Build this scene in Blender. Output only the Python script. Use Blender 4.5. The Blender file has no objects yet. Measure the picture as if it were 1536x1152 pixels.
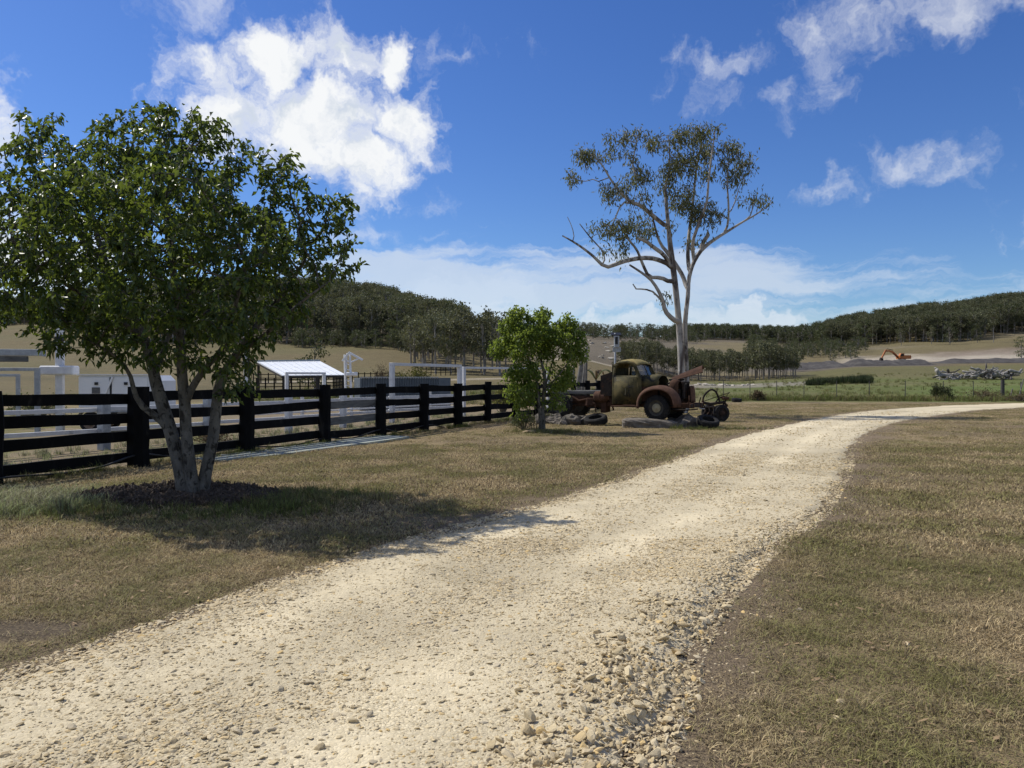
import bpy, bmesh, math, random
import numpy as np
from mathutils import Vector, Matrix, Quaternion
R = math.radians
rng = np.random.default_rng(7)
random.seed(7)
SC = bpy.context.scene
COL = SC.collection

# ------------------------------------------------------------------ camera
EYE, HOR, FPX, CX = 1.6, 566.0, 1150.0, 768.0      # eye height in m; horizon row, focal length and centre column of the 1536 px photo
cam = bpy.data.cameras.new('camera')
cam.sensor_width = 36.0
cam.lens = FPX / 1536 * 36
cam.clip_start, cam.clip_end = 0.05, 9000
camo = bpy.data.objects.new('camera', cam)
COL.objects.link(camo)
camo.location = (0, 0, EYE)
camo.rotation_euler = (R(90) - math.atan(10 / FPX), 0, 0)
SC.camera = camo

# ------------------------------------------------------------------ sun, sky, exposure
SUN = Vector((-.71, .40, 1.0)).normalized()          # towards the sun
SUN_EL = math.asin(SUN.z)
SUN_AZ = math.atan2(SUN.x, SUN.y)
sl = bpy.data.lights.new('sun', 'SUN')
sl.energy, sl.angle, sl.color = 4.6, R(.53), (1, .955, .87)
so = bpy.data.objects.new('sun', sl)
COL.objects.link(so)
so.rotation_euler = (-SUN).to_track_quat('-Z', 'Y').to_euler()
so.location = (-30, 20, 40)
SC.view_settings.view_transform = 'Standard'
SC.view_settings.look = 'None'
SC.view_settings.exposure = 0.0
SC.view_settings.gamma = 1.0
SC.view_settings.use_curve_mapping = False
SC.cycles.max_bounces = 5
SC.cycles.diffuse_bounces = 2
SC.cycles.transparent_max_bounces = 8
SC.cycles.sample_clamp_indirect = 4

world = bpy.data.worlds.new('World')
SC.world = world
world.use_nodes = True

class NT:
    """small helper to write node trees as expressions"""
    def __init__(s, tree): s.t, s.n, s.l, s.dim = tree, tree.nodes, tree.links, '3D'
    def new(s, typ, **kw):
        nd = s.n.new(typ)
        for k, v in kw.items(): setattr(nd, k, v)
        return nd
    def put(s, sock, v):
        if isinstance(v, bpy.types.NodeSocket): s.l.new(v, sock)
        elif v is not None:
            if hasattr(sock.default_value, '__len__') and not hasattr(v, '__len__'):
                v = (v,) * len(sock.default_value)
            if hasattr(v, '__len__') and len(v) == 3 and len(sock.default_value) == 4: v = (*v, 1)
            sock.default_value = v
    def m(s, op, a, b=None, c=None, clamp=False):
        nd = s.new('ShaderNodeMath', operation=op, use_clamp=clamp)
        for i, v in enumerate((a, b, c)):
            if v is not None: s.put(nd.inputs[i], v)
        return nd.outputs[0]
    def v(s, op, a, b=None, out=0):
        nd = s.new('ShaderNodeVectorMath', operation=op)
        s.put(nd.inputs[0], a)
        if b is not None: s.put(nd.inputs[3 if op == 'SCALE' else 1], b)
        return nd.outputs[out]
    def mix(s, f, a, b, blend='MIX'):
        nd = s.new('ShaderNodeMix', data_type='RGBA', blend_type=blend)
        s.put(nd.inputs[0], f); s.put(nd.inputs[6], a); s.put(nd.inputs[7], b)
        return nd.outputs[2]
    def noise(s, vec, scale, detail=4, rough=.55, dist=0, col=False):
        nd = s.new('ShaderNodeTexNoise', noise_dimensions=s.dim)
        if vec is not None: s.put(nd.inputs['Vector'], vec)
        s.put(nd.inputs['Scale'], scale); s.put(nd.inputs['Detail'], detail)
        s.put(nd.inputs['Roughness'], rough); s.put(nd.inputs['Distortion'], dist)
        return nd.outputs[1 if col else 0]
    def voro(s, vec, scale, feature='F1', out=0, rnd=1):
        nd = s.new('ShaderNodeTexVoronoi', feature=feature)
        if vec is not None: s.put(nd.inputs['Vector'], vec)
        s.put(nd.inputs['Scale'], scale); s.put(nd.inputs['Randomness'], rnd)
        return nd.outputs[out]
    def step(s, x, a, b):
        nd = s.new('ShaderNodeMapRange', interpolation_type='SMOOTHSTEP')
        s.put(nd.inputs[0], x); s.put(nd.inputs[1], a); s.put(nd.inputs[2], b)
        return nd.outputs[0]
    def ramp(s, x, stops):
        nd = s.new('ShaderNodeValToRGB')
        e = nd.color_ramp.elements
        while len(e) < len(stops): e.new(.5)
        for el, (p, c) in zip(e, stops): el.position = p; el.color = (*c, 1)
        s.put(nd.inputs[0], x)
        return nd.outputs[0]

def build_world():
    g = NT(world.node_tree); g.dim = '2D'
    bg = world.node_tree.nodes['Background']
    sky = g.new('ShaderNodeTexSky', sky_type='NISHITA', sun_disc=False)
    sky.sun_elevation, sky.sun_rotation = SUN_EL, SUN_AZ
    sky.altitude, sky.air_density, sky.dust_density, sky.ozone_density = 60, 1.0, .3, 2.0
    hs = g.new('ShaderNodeHueSaturation')
    g.put(hs.inputs['Hue'], .512); g.put(hs.inputs['Saturation'], 1.22); g.put(hs.inputs['Value'], 1.0); g.put(hs.inputs['Color'], sky.outputs[0])
    d = g.new('ShaderNodeTexCoord').outputs['Generated']
    sx = g.new('ShaderNodeSeparateXYZ'); g.put(sx.inputs[0], d)
    u = g.m('ARCTAN2', sx.outputs[0], sx.outputs[1])
    v = g.m('ARCSINE', sx.outputs[2])
    cb = g.new('ShaderNodeCombineXYZ'); g.put(cb.inputs[0], u); g.put(cb.inputs[1], v)
    uv = cb.outputs[0]
    # warp so that the cloud lobes lose their round outline
    w1 = g.v('SCALE', g.v('SUBTRACT', g.noise(uv, 10, 5, .64, 0, True), (.5, .5, .5)), .1)
    uw = g.v('ADD', uv, w1)
    def centre(px, py):
        uu = math.atan((px - CX) / FPX)
        return uu, math.atan((HOR - py) / FPX * math.cos(uu))
    def lobes(items, src):
        best = None
        for px, py, rx, ry, amp in items:
            uu, vv = centre(px, py)
            nd = g.new('ShaderNodeVectorMath', operation='MULTIPLY_ADD')
            kx, ky = FPX / rx, FPX / ry
            g.put(nd.inputs[0], src); nd.inputs[1].default_value = (kx, ky, 0); nd.inputs[2].default_value = (-uu * kx, -vv * ky, 0)
            f = g.m('MULTIPLY_ADD', g.v('LENGTH', nd.outputs[0], out=1), -amp, amp)
            best = f if best is None else g.m('MAXIMUM', best, f)
        return best
    cumulus = [(410, 85, 76, 62, 1), (520, 88, 84, 48, 1), (580, 85, 42, 58, 1), (480, 180, 150, 78, 1.05), (596, 196, 86, 56, 1),
               (535, 245, 96, 58, .9), (365, 190, 105, 70, .8), (335, 125, 80, 62, .5), (520, 288, 50, 28, .5),
               (50, 390, 150, 70, .8), (-30, 200, 55, 40, .7), (-330, 130, 200, 90, 1), (1950, 330, 220, 70, .8)]
    thin = [(300, 5, 140, 56, .66), (690, 70, 76, 30, .48), (650, 48, 24, 28, .5), (1290, 20, 115, 80, .74), (1420, 5, 125, 55, .7),
            (1240, 150, 52, 46, .74), (1252, 92, 62, 62, .5), (1160, 152, 80, 34, .58), (1090, 152, 58, 32, .52), (1085, 102, 95, 38, .58),
            (1012, 82, 38, 20, .48), (1236, 274, 54, 30, .74), (1372, 240, 78, 38, .74), (1290, 296, 38, 14, .5), (635, 312, 48, 16, .42),
            (728, 332, 40, 13, .38), (560, 350, 110, 26, .42), (1515, 418, 56, 14, .36), (2050, 120, 300, 110, .6), (-700, 330, 260, 90, .6)]
    low = [(645, 462, 90, 44, 1), (722, 446, 110, 46, 1), (780, 478, 140, 32, .9), (885, 484, 90, 24, 1), (960, 487, 66, 21, .9),
           (1040, 490, 76, 19, .9), (1132, 480, 76, 22, 1.1), (1190, 492, 60, 12, .8), (600, 490, 240, 30, 1), (60, 470, 300, 40, .9), (-500, 480, 400, 40, .9), (1900, 470, 200, 24, .7)]
    fine = g.noise(g.v('ADD', uw, (3, 1, 0)), 14, 6, .6)
    fc = g.m('SUBTRACT', fine, .5)
    den1 = g.step(g.m('MULTIPLY_ADD', fc, 1.75, lobes(cumulus, uw)), -.08, .72)
    den2 = g.m('MULTIPLY', g.step(g.m('MULTIPLY_ADD', fc, 2.2, lobes(thin, uw)), .05, 1.2), .60)
    den3 = g.m('MULTIPLY', g.step(g.m('MULTIPLY_ADD', fc, 1.2, lobes(low, uw)), .02, .6), .66)
    # a layered bank near the horizon: noise stretched sideways
    uh = g.v('ADD', uv, g.v('SCALE', w1, .45))
    streak = g.noise(g.v('MULTIPLY', uh, (3.0, 26, 0)), 1.5, 5, .6)
    bank = lobes([(830, 442, 480, 66, 1), (1110, 425, 190, 52, 1), (1060, 388, 190, 20, .8), (620, 415, 190, 60, 1), (900, 490, 600, 34, 1),
                  (-600, 450, 700, 60, 1), (2400, 440, 500, 50, 1)], uh)
    den4 = g.m('MULTIPLY', g.step(g.m('MULTIPLY_ADD', g.m('SUBTRACT', streak, .5), 2.1, bank), -.1, .8), .68)
    # unseen broken cloud round the rest of the sky, thickened to whiten ambient light
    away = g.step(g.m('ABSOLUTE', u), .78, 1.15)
    fill_cloud = g.step(g.m('MULTIPLY_ADD', fine, .3, g.noise(g.v('MULTIPLY', uw, (1, 1.6, 1)), 2.6, 3, .58)), .63, .82)
    den5 = g.m('MULTIPLY', fill_cloud, away)
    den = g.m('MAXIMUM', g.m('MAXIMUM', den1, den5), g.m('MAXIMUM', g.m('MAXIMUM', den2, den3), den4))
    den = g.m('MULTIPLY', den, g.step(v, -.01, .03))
    # thick parts seen from below are grey, edges and sun side white
    lit = g.m('SUBTRACT', g.noise(g.v('ADD', uw, (3 - .022, 1.026, 0)), 14, 3, .55), fine)
    shade = g.m('MULTIPLY', g.step(lit, -.12, .24), g.step(den, .55, 1))
    ccol = g.mix(shade, (11.6, 11.8, 12.0), (8.0, 8.8, 10.0))
    ccol = g.mix(g.m('MULTIPLY', den4, .95), ccol, (6.9, 8.2, 9.9))
    ccol = g.mix(g.m('MULTIPLY', den3, .75), ccol, (10.0, 10.7, 11.5))
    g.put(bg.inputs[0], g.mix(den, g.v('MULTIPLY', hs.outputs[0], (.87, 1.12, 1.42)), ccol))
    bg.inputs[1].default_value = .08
    world.cycles.sampling_method = 'MANUAL'
    world.cycles.sample_map_resolution = 256
build_world()

# ------------------------------------------------------------------ helpers
def P(px, py, Y):
    """photo pixel + depth in m -> point"""
    return Vector(((px - CX) / FPX * Y, Y, EYE - (py - HOR) / FPX * Y))
def G(px, py):
    """photo pixel of a spot on level ground -> point"""
    return P(px, py, EYE * FPX / (py - HOR))

def mesh_obj(name, verts, faces, mat=None, parent=None, smooth=False, mids=None):
    me = bpy.data.meshes.new(name)
    if isinstance(verts, np.ndarray) and isinstance(faces, np.ndarray):
        nv, nf, k = len(verts), len(faces), faces.shape[1]
        me.vertices.add(nv); me.vertices.foreach_set('co', np.ascontiguousarray(verts, np.float32).ravel())
        me.loops.add(nf * k); me.loops.foreach_set('vertex_index', np.ascontiguousarray(faces, np.int32).ravel())
        me.polygons.add(nf); me.polygons.foreach_set('loop_start', np.arange(0, nf * k, k, dtype=np.int32))
        me.update(calc_edges=True)
    else:
        me.from_pydata([tuple(v) for v in verts], [], [tuple(f) for f in faces])
    if mat is not None:
        for m_ in (mat if isinstance(mat, (list, tuple)) else [mat]): me.materials.append(m_)
    if mids is not None: me.polygons.foreach_set('material_index', np.asarray(mids, np.int32))
    if smooth: me.polygons.foreach_set('use_smooth', np.ones(len(me.polygons), bool))
    me.update()
    o = bpy.data.objects.new(name, me)
    COL.objects.link(o)
    if parent: o.parent = parent
    return o
def tag(o, label=None, cat=None, group=None, kind=None):
    if label: o['label'] = label
    if cat: o['category'] = cat
    if group: o['group'] = group
    if kind: o['kind'] = kind
    return o
def empty(name, loc, rz=0, label=None, cat=None, group=None):
    o = bpy.data.objects.new(name, None)
    COL.objects.link(o)
    o.location = loc; o.rotation_euler = (0, 0, rz); o.empty_display_size = .2
    return tag(o, label, cat, group)
def child(name, src, parent, loc=None, rot=None, scale=None):
    o = bpy.data.objects.new(name, src.data if hasattr(src, 'data') else src)
    COL.objects.link(o); o.parent = parent
    if loc is not None: o.location = loc
    if rot is not None: o.rotation_euler = rot
    if scale is not None: o.scale = scale
    return o
def copy_tree(o, parent=None):
    c = o.copy(); COL.objects.link(c); c.parent = parent
    for ch in o.children: copy_tree(ch, c)
    return c

class MB:
    """collects shapes into one mesh"""
    def __init__(s): s.v, s.f, s.m, s.cur = [], [], [], 0
    def raw(s, vs, fs):
        b = len(s.v)
        s.v += [Vector(x) for x in vs]
        s.f += [tuple(b + i for i in f) for f in fs]
        s.m += [s.cur] * len(fs)
        return s
    def box(s, c, size, rot=None, bev=0.0, jit=0.0):
        c = Vector(c); hx, hy, hz = (x / 2 for x in size)
        M = rot.to_matrix() if isinstance(rot, Quaternion) else (Matrix.Rotation(rot, 3, 'Z') if isinstance(rot, (int, float)) else (rot if rot is not None else Matrix.Identity(3)))
        if bev <= 0:
            vs = [(x * hx, y * hy, z * hz) for x in (-1, 1) for y in (-1, 1) for z in (-1, 1)]
            fs = [(0, 1, 3, 2), (4, 6, 7, 5), (0, 4, 5, 1), (2, 3, 7, 6), (0, 2, 6, 4), (1, 5, 7, 3)]
        else:
            bev = min(bev, hx * .9, hy * .9, hz * .9)
            vs = []; idx = {}
            for sx in (-1, 1):
                for sy in (-1, 1):
                    for sz in (-1, 1):
                        for ax in range(3):
                            h = [hx - bev, hy - bev, hz - bev]; h[ax] += bev
                            idx[sx, sy, sz, ax] = len(vs); vs.append((sx * h[0], sy * h[1], sz * h[2]))
            fs = []
            for ax in range(3):
                o1, o2 = [k for k in range(3) if k != ax]
                for sg in (-1, 1):
                    q = []
                    for a, b in ((-1, -1), (1, -1), (1, 1), (-1, 1)):
                        t = [0, 0, 0]; t[ax] = sg; t[o1] = a; t[o2] = b
                        q.append(idx[(*t, ax)])
                    fs.append(q)
                # edges running along axis ax
                for a in (-1, 1):
                    for b in (-1, 1):
                        t1 = [0] * 3; t1[ax] = -1; t1[o1] = a; t1[o2] = b
                        t2 = list(t1); t2[ax] = 1
                        fs.append((idx[(*t1, o1)], idx[(*t2, o1)], idx[(*t2, o2)], idx[(*t1, o2)]))
            for sx in (-1, 1):
                for sy in (-1, 1):
                    for sz in (-1, 1): fs.append([idx[sx, sy, sz, k] for k in range(3)])
        vs = [c + M @ Vector(x) + (Vector((random.uniform(-jit, jit), random.uniform(-jit, jit), random.uniform(-jit, jit))) if jit else Vector()) for x in vs]
        return s.raw(vs, fs)
    def tube(s, pts, rad, n=8, cap=True, flat=None):
        pts = [Vector(p) for p in pts]
        if not hasattr(rad, '__len__'): rad = [rad] * len(pts)
        up = None; rings = []
        for i, p in enumerate(pts):
            d = (pts[min(i + 1, len(pts) - 1)] - pts[max(i - 1, 0)])
            d = d.normalized() if d.length > 1e-9 else Vector((0, 0, 1))
            if up is None: up = d.orthogonal().normalized()
            up = (up - d * up.dot(d))
            up = up.normalized() if up.length > 1e-6 else d.orthogonal().normalized()
            sd = d.cross(up)
            rings.append([p + (up * math.cos(2 * math.pi * k / n) + sd * math.sin(2 * math.pi * k / n)) * rad[i] for k in range(n)])
        vs = [q for r_ in rings for q in r_]
        fs = [(i * n + k, i * n + (k + 1) % n, (i + 1) * n + (k + 1) % n, (i + 1) * n + k) for i in range(len(pts) - 1) for k in range(n)]
        if cap: fs += [tuple(reversed(range(n))), tuple(range((len(pts) - 1) * n, len(pts) * n))]
        return s.raw(vs, fs)
    def lathe(s, prof, n=20, axis='Z', at=(0, 0, 0), close=False, squash=None):
        """prof: list of (radius, height along axis)"""
        at = Vector(at); vs = []
        for r_, h in prof:
            for k in range(n):
                a = 2 * math.pi * k / n
                c, q = r_ * math.cos(a), r_ * math.sin(a)
                p = {'Z': (c, q, h), 'Y': (c, h, q), 'X': (h, c, q)}[axis]
                if squash: p = squash(Vector(p))
                vs.append(at + Vector(p))
        m_ = len(prof)
        rg = range(m_ if close else m_ - 1)
        fs = [(i * n + k, i * n + (k + 1) % n, ((i + 1) % m_) * n + (k + 1) % n, ((i + 1) % m_) * n + k) for i in rg for k in range(n)]
        return s.raw(vs, fs)
    def prism(s, outline, y0, y1, plane='XZ'):
        """outline in a plane, thick from y0 to y1 along the third axis"""
        def q(a, b, t): return {'XZ': (a, t, b), 'YZ': (t, a, b), 'XY': (a, b, t)}[plane]
        n = len(outline)
        vs = [q(a, b, y0) for a, b in outline] + [q(a, b, y1) for a, b in outline]
        fs = [tuple(range(n)), tuple(reversed(range(n, 2 * n)))] + [(k, n + k, n + (k + 1) % n, (k + 1) % n) for k in range(n)]
        return s.raw(vs, fs)
    def rock(s, c, size, seed, n=3, rough=.18, flat=0):
        bm = bmesh.new(); bmesh.ops.create_icosphere(bm, subdivisions=n, radius=1)
        rr = random.Random(seed); ph = [(Vector((rr.uniform(-1, 1), rr.uniform(-1, 1), rr.uniform(-1, 1))).normalized(), rr.uniform(.38, .72)) for _ in range(14)]
        for v in bm.verts:
            for d_, k in ph:
                t = v.co.dot(d_)
                if t > k: v.co -= d_ * (t - k) * .97
            v.co *= 1 + rr.uniform(-rough, rough) * .25
        vs = [Vector(c) + Vector((v.co.x * size[0], v.co.y * size[1], v.co.z * size[2])) for v in bm.verts]
        fs = [[v.index for v in f.verts] for f in bm.faces]
        bm.free()
        return s.raw(vs, fs)
    def build(s, name, mat, parent=None, smooth=False, fix=True):
        o = mesh_obj(name, s.v, s.f, mat, parent, smooth, s.m if isinstance(mat, (list, tuple)) else None)
        if fix:
            bm = bmesh.new(); bm.from_mesh(o.data); bmesh.ops.recalc_face_normals(bm, faces=bm.faces); bm.to_mesh(o.data); bm.free()
        if smooth == 'auto':
            sharp_smooth(o)
        return o
def sharp_smooth(o, ang=R(38)):
    me = o.data
    bm = bmesh.new(); bm.from_mesh(me)
    for e in bm.edges: e.smooth = not (len(e.link_faces) == 2 and e.calc_face_angle(0) > ang)
    for f in bm.faces: f.smooth = True
    bm.to_mesh(me); bm.free()

def spline(pts, n):
    """Catmull-Rom through pts, n samples a segment"""
    pts = [Vector(p) for p in pts]; out = []
    for i in range(len(pts) - 1):
        a, b = pts[max(i - 1, 0)], pts[i]; c, d = pts[i + 1], pts[min(i + 2, len(pts) - 1)]
        for k in range(n):
            t = k / n
            out.append(.5 * ((2 * b) + (c - a) * t + (2 * a - 5 * b + 4 * c - d) * t * t + (3 * b - a - 3 * c + d) * t ** 3))
    return out + [pts[-1]]

def vnoise(x, y, sc, seed=0, octv=4):
    """value noise in numpy, about -1..1"""
    x = np.asarray(x, float) / sc; y = np.asarray(y, float) / sc
    tot = np.zeros(np.broadcast(x, y).shape); amp = 1.0; nrm = 0
    for o in range(octv):
        xi, yi = np.floor(x).astype(np.int64), np.floor(y).astype(np.int64)
        fx, fy = x - xi, y - yi
        fx, fy = fx * fx * (3 - 2 * fx), fy * fy * (3 - 2 * fy)
        def h(a, b):
            k = (a * 374761393 + b * 668265263 + (seed + o) * 1442695041) & 0x7fffffff
            k = ((k ^ (k >> 13)) * 1274126177) & 0x7fffffff
            return ((k ^ (k >> 16)) & 0xffff) / 32767.5 - 1
        tot += amp * ((h(xi, yi) * (1 - fx) + h(xi + 1, yi) * fx) * (1 - fy) + (h(xi, yi + 1) * (1 - fx) + h(xi + 1, yi + 1) * fx) * fy)
        nrm += amp; amp *= .5; x, y = x * 2.03, y * 2.03
    return tot / nrm
def sstep(x, a, b):
    t = np.clip((np.asarray(x, float) - a) / (b - a), 0, 1); return t * t * (3 - 2 * t)
def inside(poly, x, y):
    x, y = np.asarray(x, float), np.asarray(y, float)
    c = np.zeros(x.shape, bool); n = len(poly)
    for i in range(n):
        x1, y1 = poly[i]; x2, y2 = poly[(i + 1) % n]
        if y1 == y2: continue
        c ^= ((y1 > y) != (y2 > y)) & (x < (x2 - x1) * (y - y1) / (y2 - y1) + x1)
    return c

# ------------------------------------------------------------------ materials
def material(name, fn):
    m_ = bpy.data.materials.new(name); m_.use_nodes = True
    g = NT(m_.node_tree); b = m_.node_tree.nodes['Principled BSDF']
    fn(g, b)
    return m_
def pos(g): return g.new('ShaderNodeNewGeometry').outputs['Position']
def obc(g): return g.new('ShaderNodeTexCoord').outputs['Object']
def bump(g, b, h, strength=.5, dist=.02):
    nd = g.new('ShaderNodeBump'); g.put(nd.inputs['Strength'], strength); g.put(nd.inputs['Distance'], dist); g.put(nd.inputs['Height'], h)
    g.put(b.inputs['Normal'], nd.outputs[0])
def rough_mat(name, c1, c2, scale=6, rough=.8, bumps=.4, c3=None, spec=.3, metal=0, bd=.01, sc3=None, thr=(.5, .7), stretch=None, world_space=True):
    def fn(g, b):
        p = pos(g) if world_space else obc(g)
        if stretch: p = g.v('MULTIPLY', p, stretch)
        n1 = g.noise(p, scale, 6, .62)
        col = g.mix(g.step(n1, .32, .68), c1, c2)
        if c3: col = g.mix(g.step(g.noise(p, sc3 or scale * .45, 7, .68, .6), *thr), col, c3)
        g.put(b.inputs['Base Color'], col)
        g.put(b.inputs['Roughness'], rough); g.put(b.inputs['Specular IOR Level'], spec); g.put(b.inputs['Metallic'], metal)
        if bumps: bump(g, b, g.noise(p, scale * 4, 5, .65), bumps, bd)
    return material(name, fn)
def leaf_mat(name, cols, trans=.35, rough=.42, spec=.35, tcol=None):
    m_ = bpy.data.materials.new(name); m_.use_nodes = True
    g = NT(m_.node_tree); b = m_.node_tree.nodes['Principled BSDF']; out = m_.node_tree.nodes['Material Output']
    geo = g.new('ShaderNodeNewGeometry'); oi = g.new('ShaderNodeObjectInfo')
    r_ = g.m('FRACT', g.m('ADD', geo.outputs['Random Per Island'], oi.outputs['Random']))
    k = len(cols)
    col = g.ramp(r_, [(i / max(k - 1, 1), c) for i, c in enumerate(cols)])
    col = g.mix(g.m('MULTIPLY', g.noise(geo.outputs['Position'], .9, 2), .5), col, tuple(x * .6 for x in cols[0]))
    col = g.v('SCALE', col, g.m('MULTIPLY_ADD', oi.outputs['Random'], .7, .65))
    g.put(b.inputs['Base Color'], col); g.put(b.inputs['Roughness'], rough); g.put(b.inputs['Specular IOR Level'], spec)
    t = g.new('ShaderNodeBsdfTranslucent')
    g.put(t.inputs[0], g.mix(.6, col, tcol, 'MIX') if tcol else col)
    mx = g.new('ShaderNodeMixShader'); g.put(mx.inputs[0], trans)
    g.l.new(b.outputs[0], mx.inputs[1]); g.l.new(t.outputs[0], mx.inputs[2]); g.l.new(mx.outputs[0], out.inputs[0])
    return m_
# ------------------------------------------------------------------ terrain
TY = np.array([45, 60, 90, 130, 170, 200, 240, 300, 360, 450, 700, 1500, 3200], float)
TCOL = {   # photo column: photo row of the ground at the distances above
    -600: (607, 596.7, 578, 552, 530, 515, 500, 492, 488, 486, 500, 530, 552),
    0:    (607, 596.7, 575, 548, 525, 510, 497, 490, 488, 486, 500, 530, 552),
    150:  (607, 596.7, 576, 550, 527, 513, 497, 478, 470, 466, 490, 527, 552),
    300:  (607, 596.7, 577, 552, 530, 517, 495, 467, 456, 452, 480, 525, 552),
    480:  (607, 596.7, 578, 555, 533, 519, 496, 466, 455, 451, 476, 522, 552),
    560:  (607, 596.7, 579, 557, 535, 520, 498, 474, 464, 462, 480, 522, 552),
    650:  (607, 596.7, 580, 560, 541, 525, 510, 495, 488, 487, 497, 526, 552),
    760:  (607, 596.7, 581, 562, 547, 539, 527, 515, 510, 509, 518, 535, 554),
    860:  (607, 596.7, 577, 555, 537, 530, 521, 510, 505, 504, 515, 535, 554),
    940:  (607, 596.7, 580, 562, 550, 541, 529, 514, 508, 505, 515, 535, 554),
    1050: (607, 596.7, 585, 575, 569, 557, 544, 521, 512, 506, 515, 535, 554),
    1100: (607, 596.7, 586, 576, 569.5, 558, 545, 524, 513, 507, 515, 535, 554),
    1200: (607, 596.7, 585, 573, 565, 558, 548, 532, 523, 509, 515, 535, 554),
    1300: (607, 596.7, 583, 568, 557, 551, 545, 528, 517, 499, 500, 530, 554),
    1400: (607, 596.7, 582, 566, 556, 549, 543, 523, 510, 486, 486, 525, 554),
    1536: (607, 596.7, 581, 565, 555, 548, 541, 517, 503, 471, 470, 520, 554),
    1900: (607, 596.7, 580, 563, 550, 543, 535, 506, 488, 452, 455, 510, 554)}
_tk = np.array(sorted(TCOL), float)
_tz = np.array([[EYE - (y - HOR) / FPX * Y for y, Y in zip(TCOL[int(k)], TY)] for k in _tk])
_tz[:, 0] = 0
def terrain(X, Y):
    X, Y = np.asarray(X, float), np.asarray(Y, float)
    Yc = np.clip(Y, 45, 3200)
    px = np.clip(CX + FPX * X / np.maximum(Y, 30), _tk[0], _tk[-1])
    ki = np.clip(np.searchsorted(_tk, px) - 1, 0, len(_tk) - 2)
    f = (px - _tk[ki]) / (_tk[ki + 1] - _tk[ki]); f = f * f * (3 - 2 * f)
    yi = np.clip(np.searchsorted(TY, Yc) - 1, 0, len(TY) - 2)
    t = (Yc - TY[yi]) / (TY[yi + 1] - TY[yi])
    def row(k):
        p1, p2 = _tz[k, yi], _tz[k, yi + 1]
        p0, p3 = _tz[k, np.maximum(yi - 1, 0)], _tz[k, np.minimum(yi + 2, len(TY) - 1)]
        h = TY[yi + 1] - TY[yi]
        m1 = np.where(yi > 0, (p2 - p0) / (TY[yi + 1] - TY[np.maximum(yi - 1, 0)]), 0) * h
        m2 = (p3 - p1) / (TY[np.minimum(yi + 2, len(TY) - 1)] - TY[yi]) * h
        return (2 * t**3 - 3 * t**2 + 1) * p1 + (t**3 - 2 * t**2 + t) * m1 + (-2 * t**3 + 3 * t**2) * p2 + (t**3 - t**2) * m2
    z = row(ki) * (1 - f) + row(ki + 1) * f
    z = np.where(Y < 45, 0, z)
    far = sstep(Y, 40, 140)
    return z + far * .35 * vnoise(X, Y, 23, 3) + .014 * vnoise(X, Y, .7, 5, 3) * (1 - far) + .02 * vnoise(X, Y, 4, 6, 2) * (1 - far)
def tz(x, y): return float(terrain(np.array([x]), np.array([y]))[0])
def on_ground(px, Y, dz=0):
    x = (px - CX) / FPX * Y
    return Vector((x, Y, tz(x, Y) + dz))

ROAD_L = [(-11.5, -9), (-8.5, -6), (-6.3, -3), (-4.7, 0), (-3.65, 2.2), (-2.77, 4.14), (-2.2, 5.43), (-1.31, 7.24), (-.4, 8.7), (.75, 10.45), (2.99, 14.8), (5.97, 20.7), (9.7, 26.7), (15.1, 34.4), (21, 40.4), (27.4, 45), (35, 48.8), (51, 54), (76, 60)]
ROAD_R = [(-7.5, -10), (-4.4, -7), (-2.1, -3.7), (-.62, 0), (.1, 1.8), (.82, 3.5), (1.22, 4.6), (1.95, 6.1), (2.65, 7.3), (3.85, 9.2), (5.9, 13.2), (8.45, 18.6), (12.6, 25.6), (18, 32.2), (23, 37.3), (29, 41.4), (36, 44.6), (52, 49.6), (77, 55.5)]
_sl = np.array([tuple(v[:2]) for v in spline([(*p, 0) for p in ROAD_L], 24)])
_sr = np.array([tuple(v[:2]) for v in spline([(*p, 0) for p in ROAD_R], 24)])
ROAD_POLY = list(map(tuple, _sl)) + list(map(tuple, _sr[::-1]))
def seg_dist(X, Y, line):
    d = np.full(np.shape(X), 1e9)
    for (x1, y1), (x2, y2) in zip(line[:-1:3], line[3::3]):
        dx, dy = x2 - x1, y2 - y1
        t = np.clip(((X - x1) * dx + (Y - y1) * dy) / (dx * dx + dy * dy + 1e-9), 0, 1)
        d = np.minimum(d, np.hypot(X - x1 - t * dx, Y - y1 - t * dy))
    return d
def road_side(X, Y):
    """metres outside the road (negative inside), and distance to right edge"""
    X, Y = np.asarray(X, float), np.asarray(Y, float)
    k = (X > -20) & (X < 90) & (Y < 75)
    D, DR = np.full(X.shape, 99.), np.full(X.shape, 99.)
    x, y = X[k], Y[k]
    dl, dr = seg_dist(x, y, _sl), seg_dist(x, y, _sr)
    d = np.minimum(dl, dr)
    D[k] = np.where(inside(ROAD_POLY, x, y), -d, d); DR[k] = dr
    return D, DR

FENCE0 = Vector((-12.9, 0, 0)); FENCE_D = Vector((.452, 1, 0))       # black fence: x = -12.9 + .452 y
def fence_side(X, Y): return (X - (-12.9 + .452 * Y)) / 1.0974        # metres on the road side of it
TREE = G(290, 750); TREE.z = 0
SMALL = G(812, 648); SMALL.z = 0
def mulch_mask(X, Y):
    a = (X - (TREE.x - .18)) / 1.32; b = (Y - (TREE.y + .05)) / .82
    return 1 - sstep(np.hypot(a, b) + .16 * vnoise(X, Y, .35, 11, 3), .82, 1.05)

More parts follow.
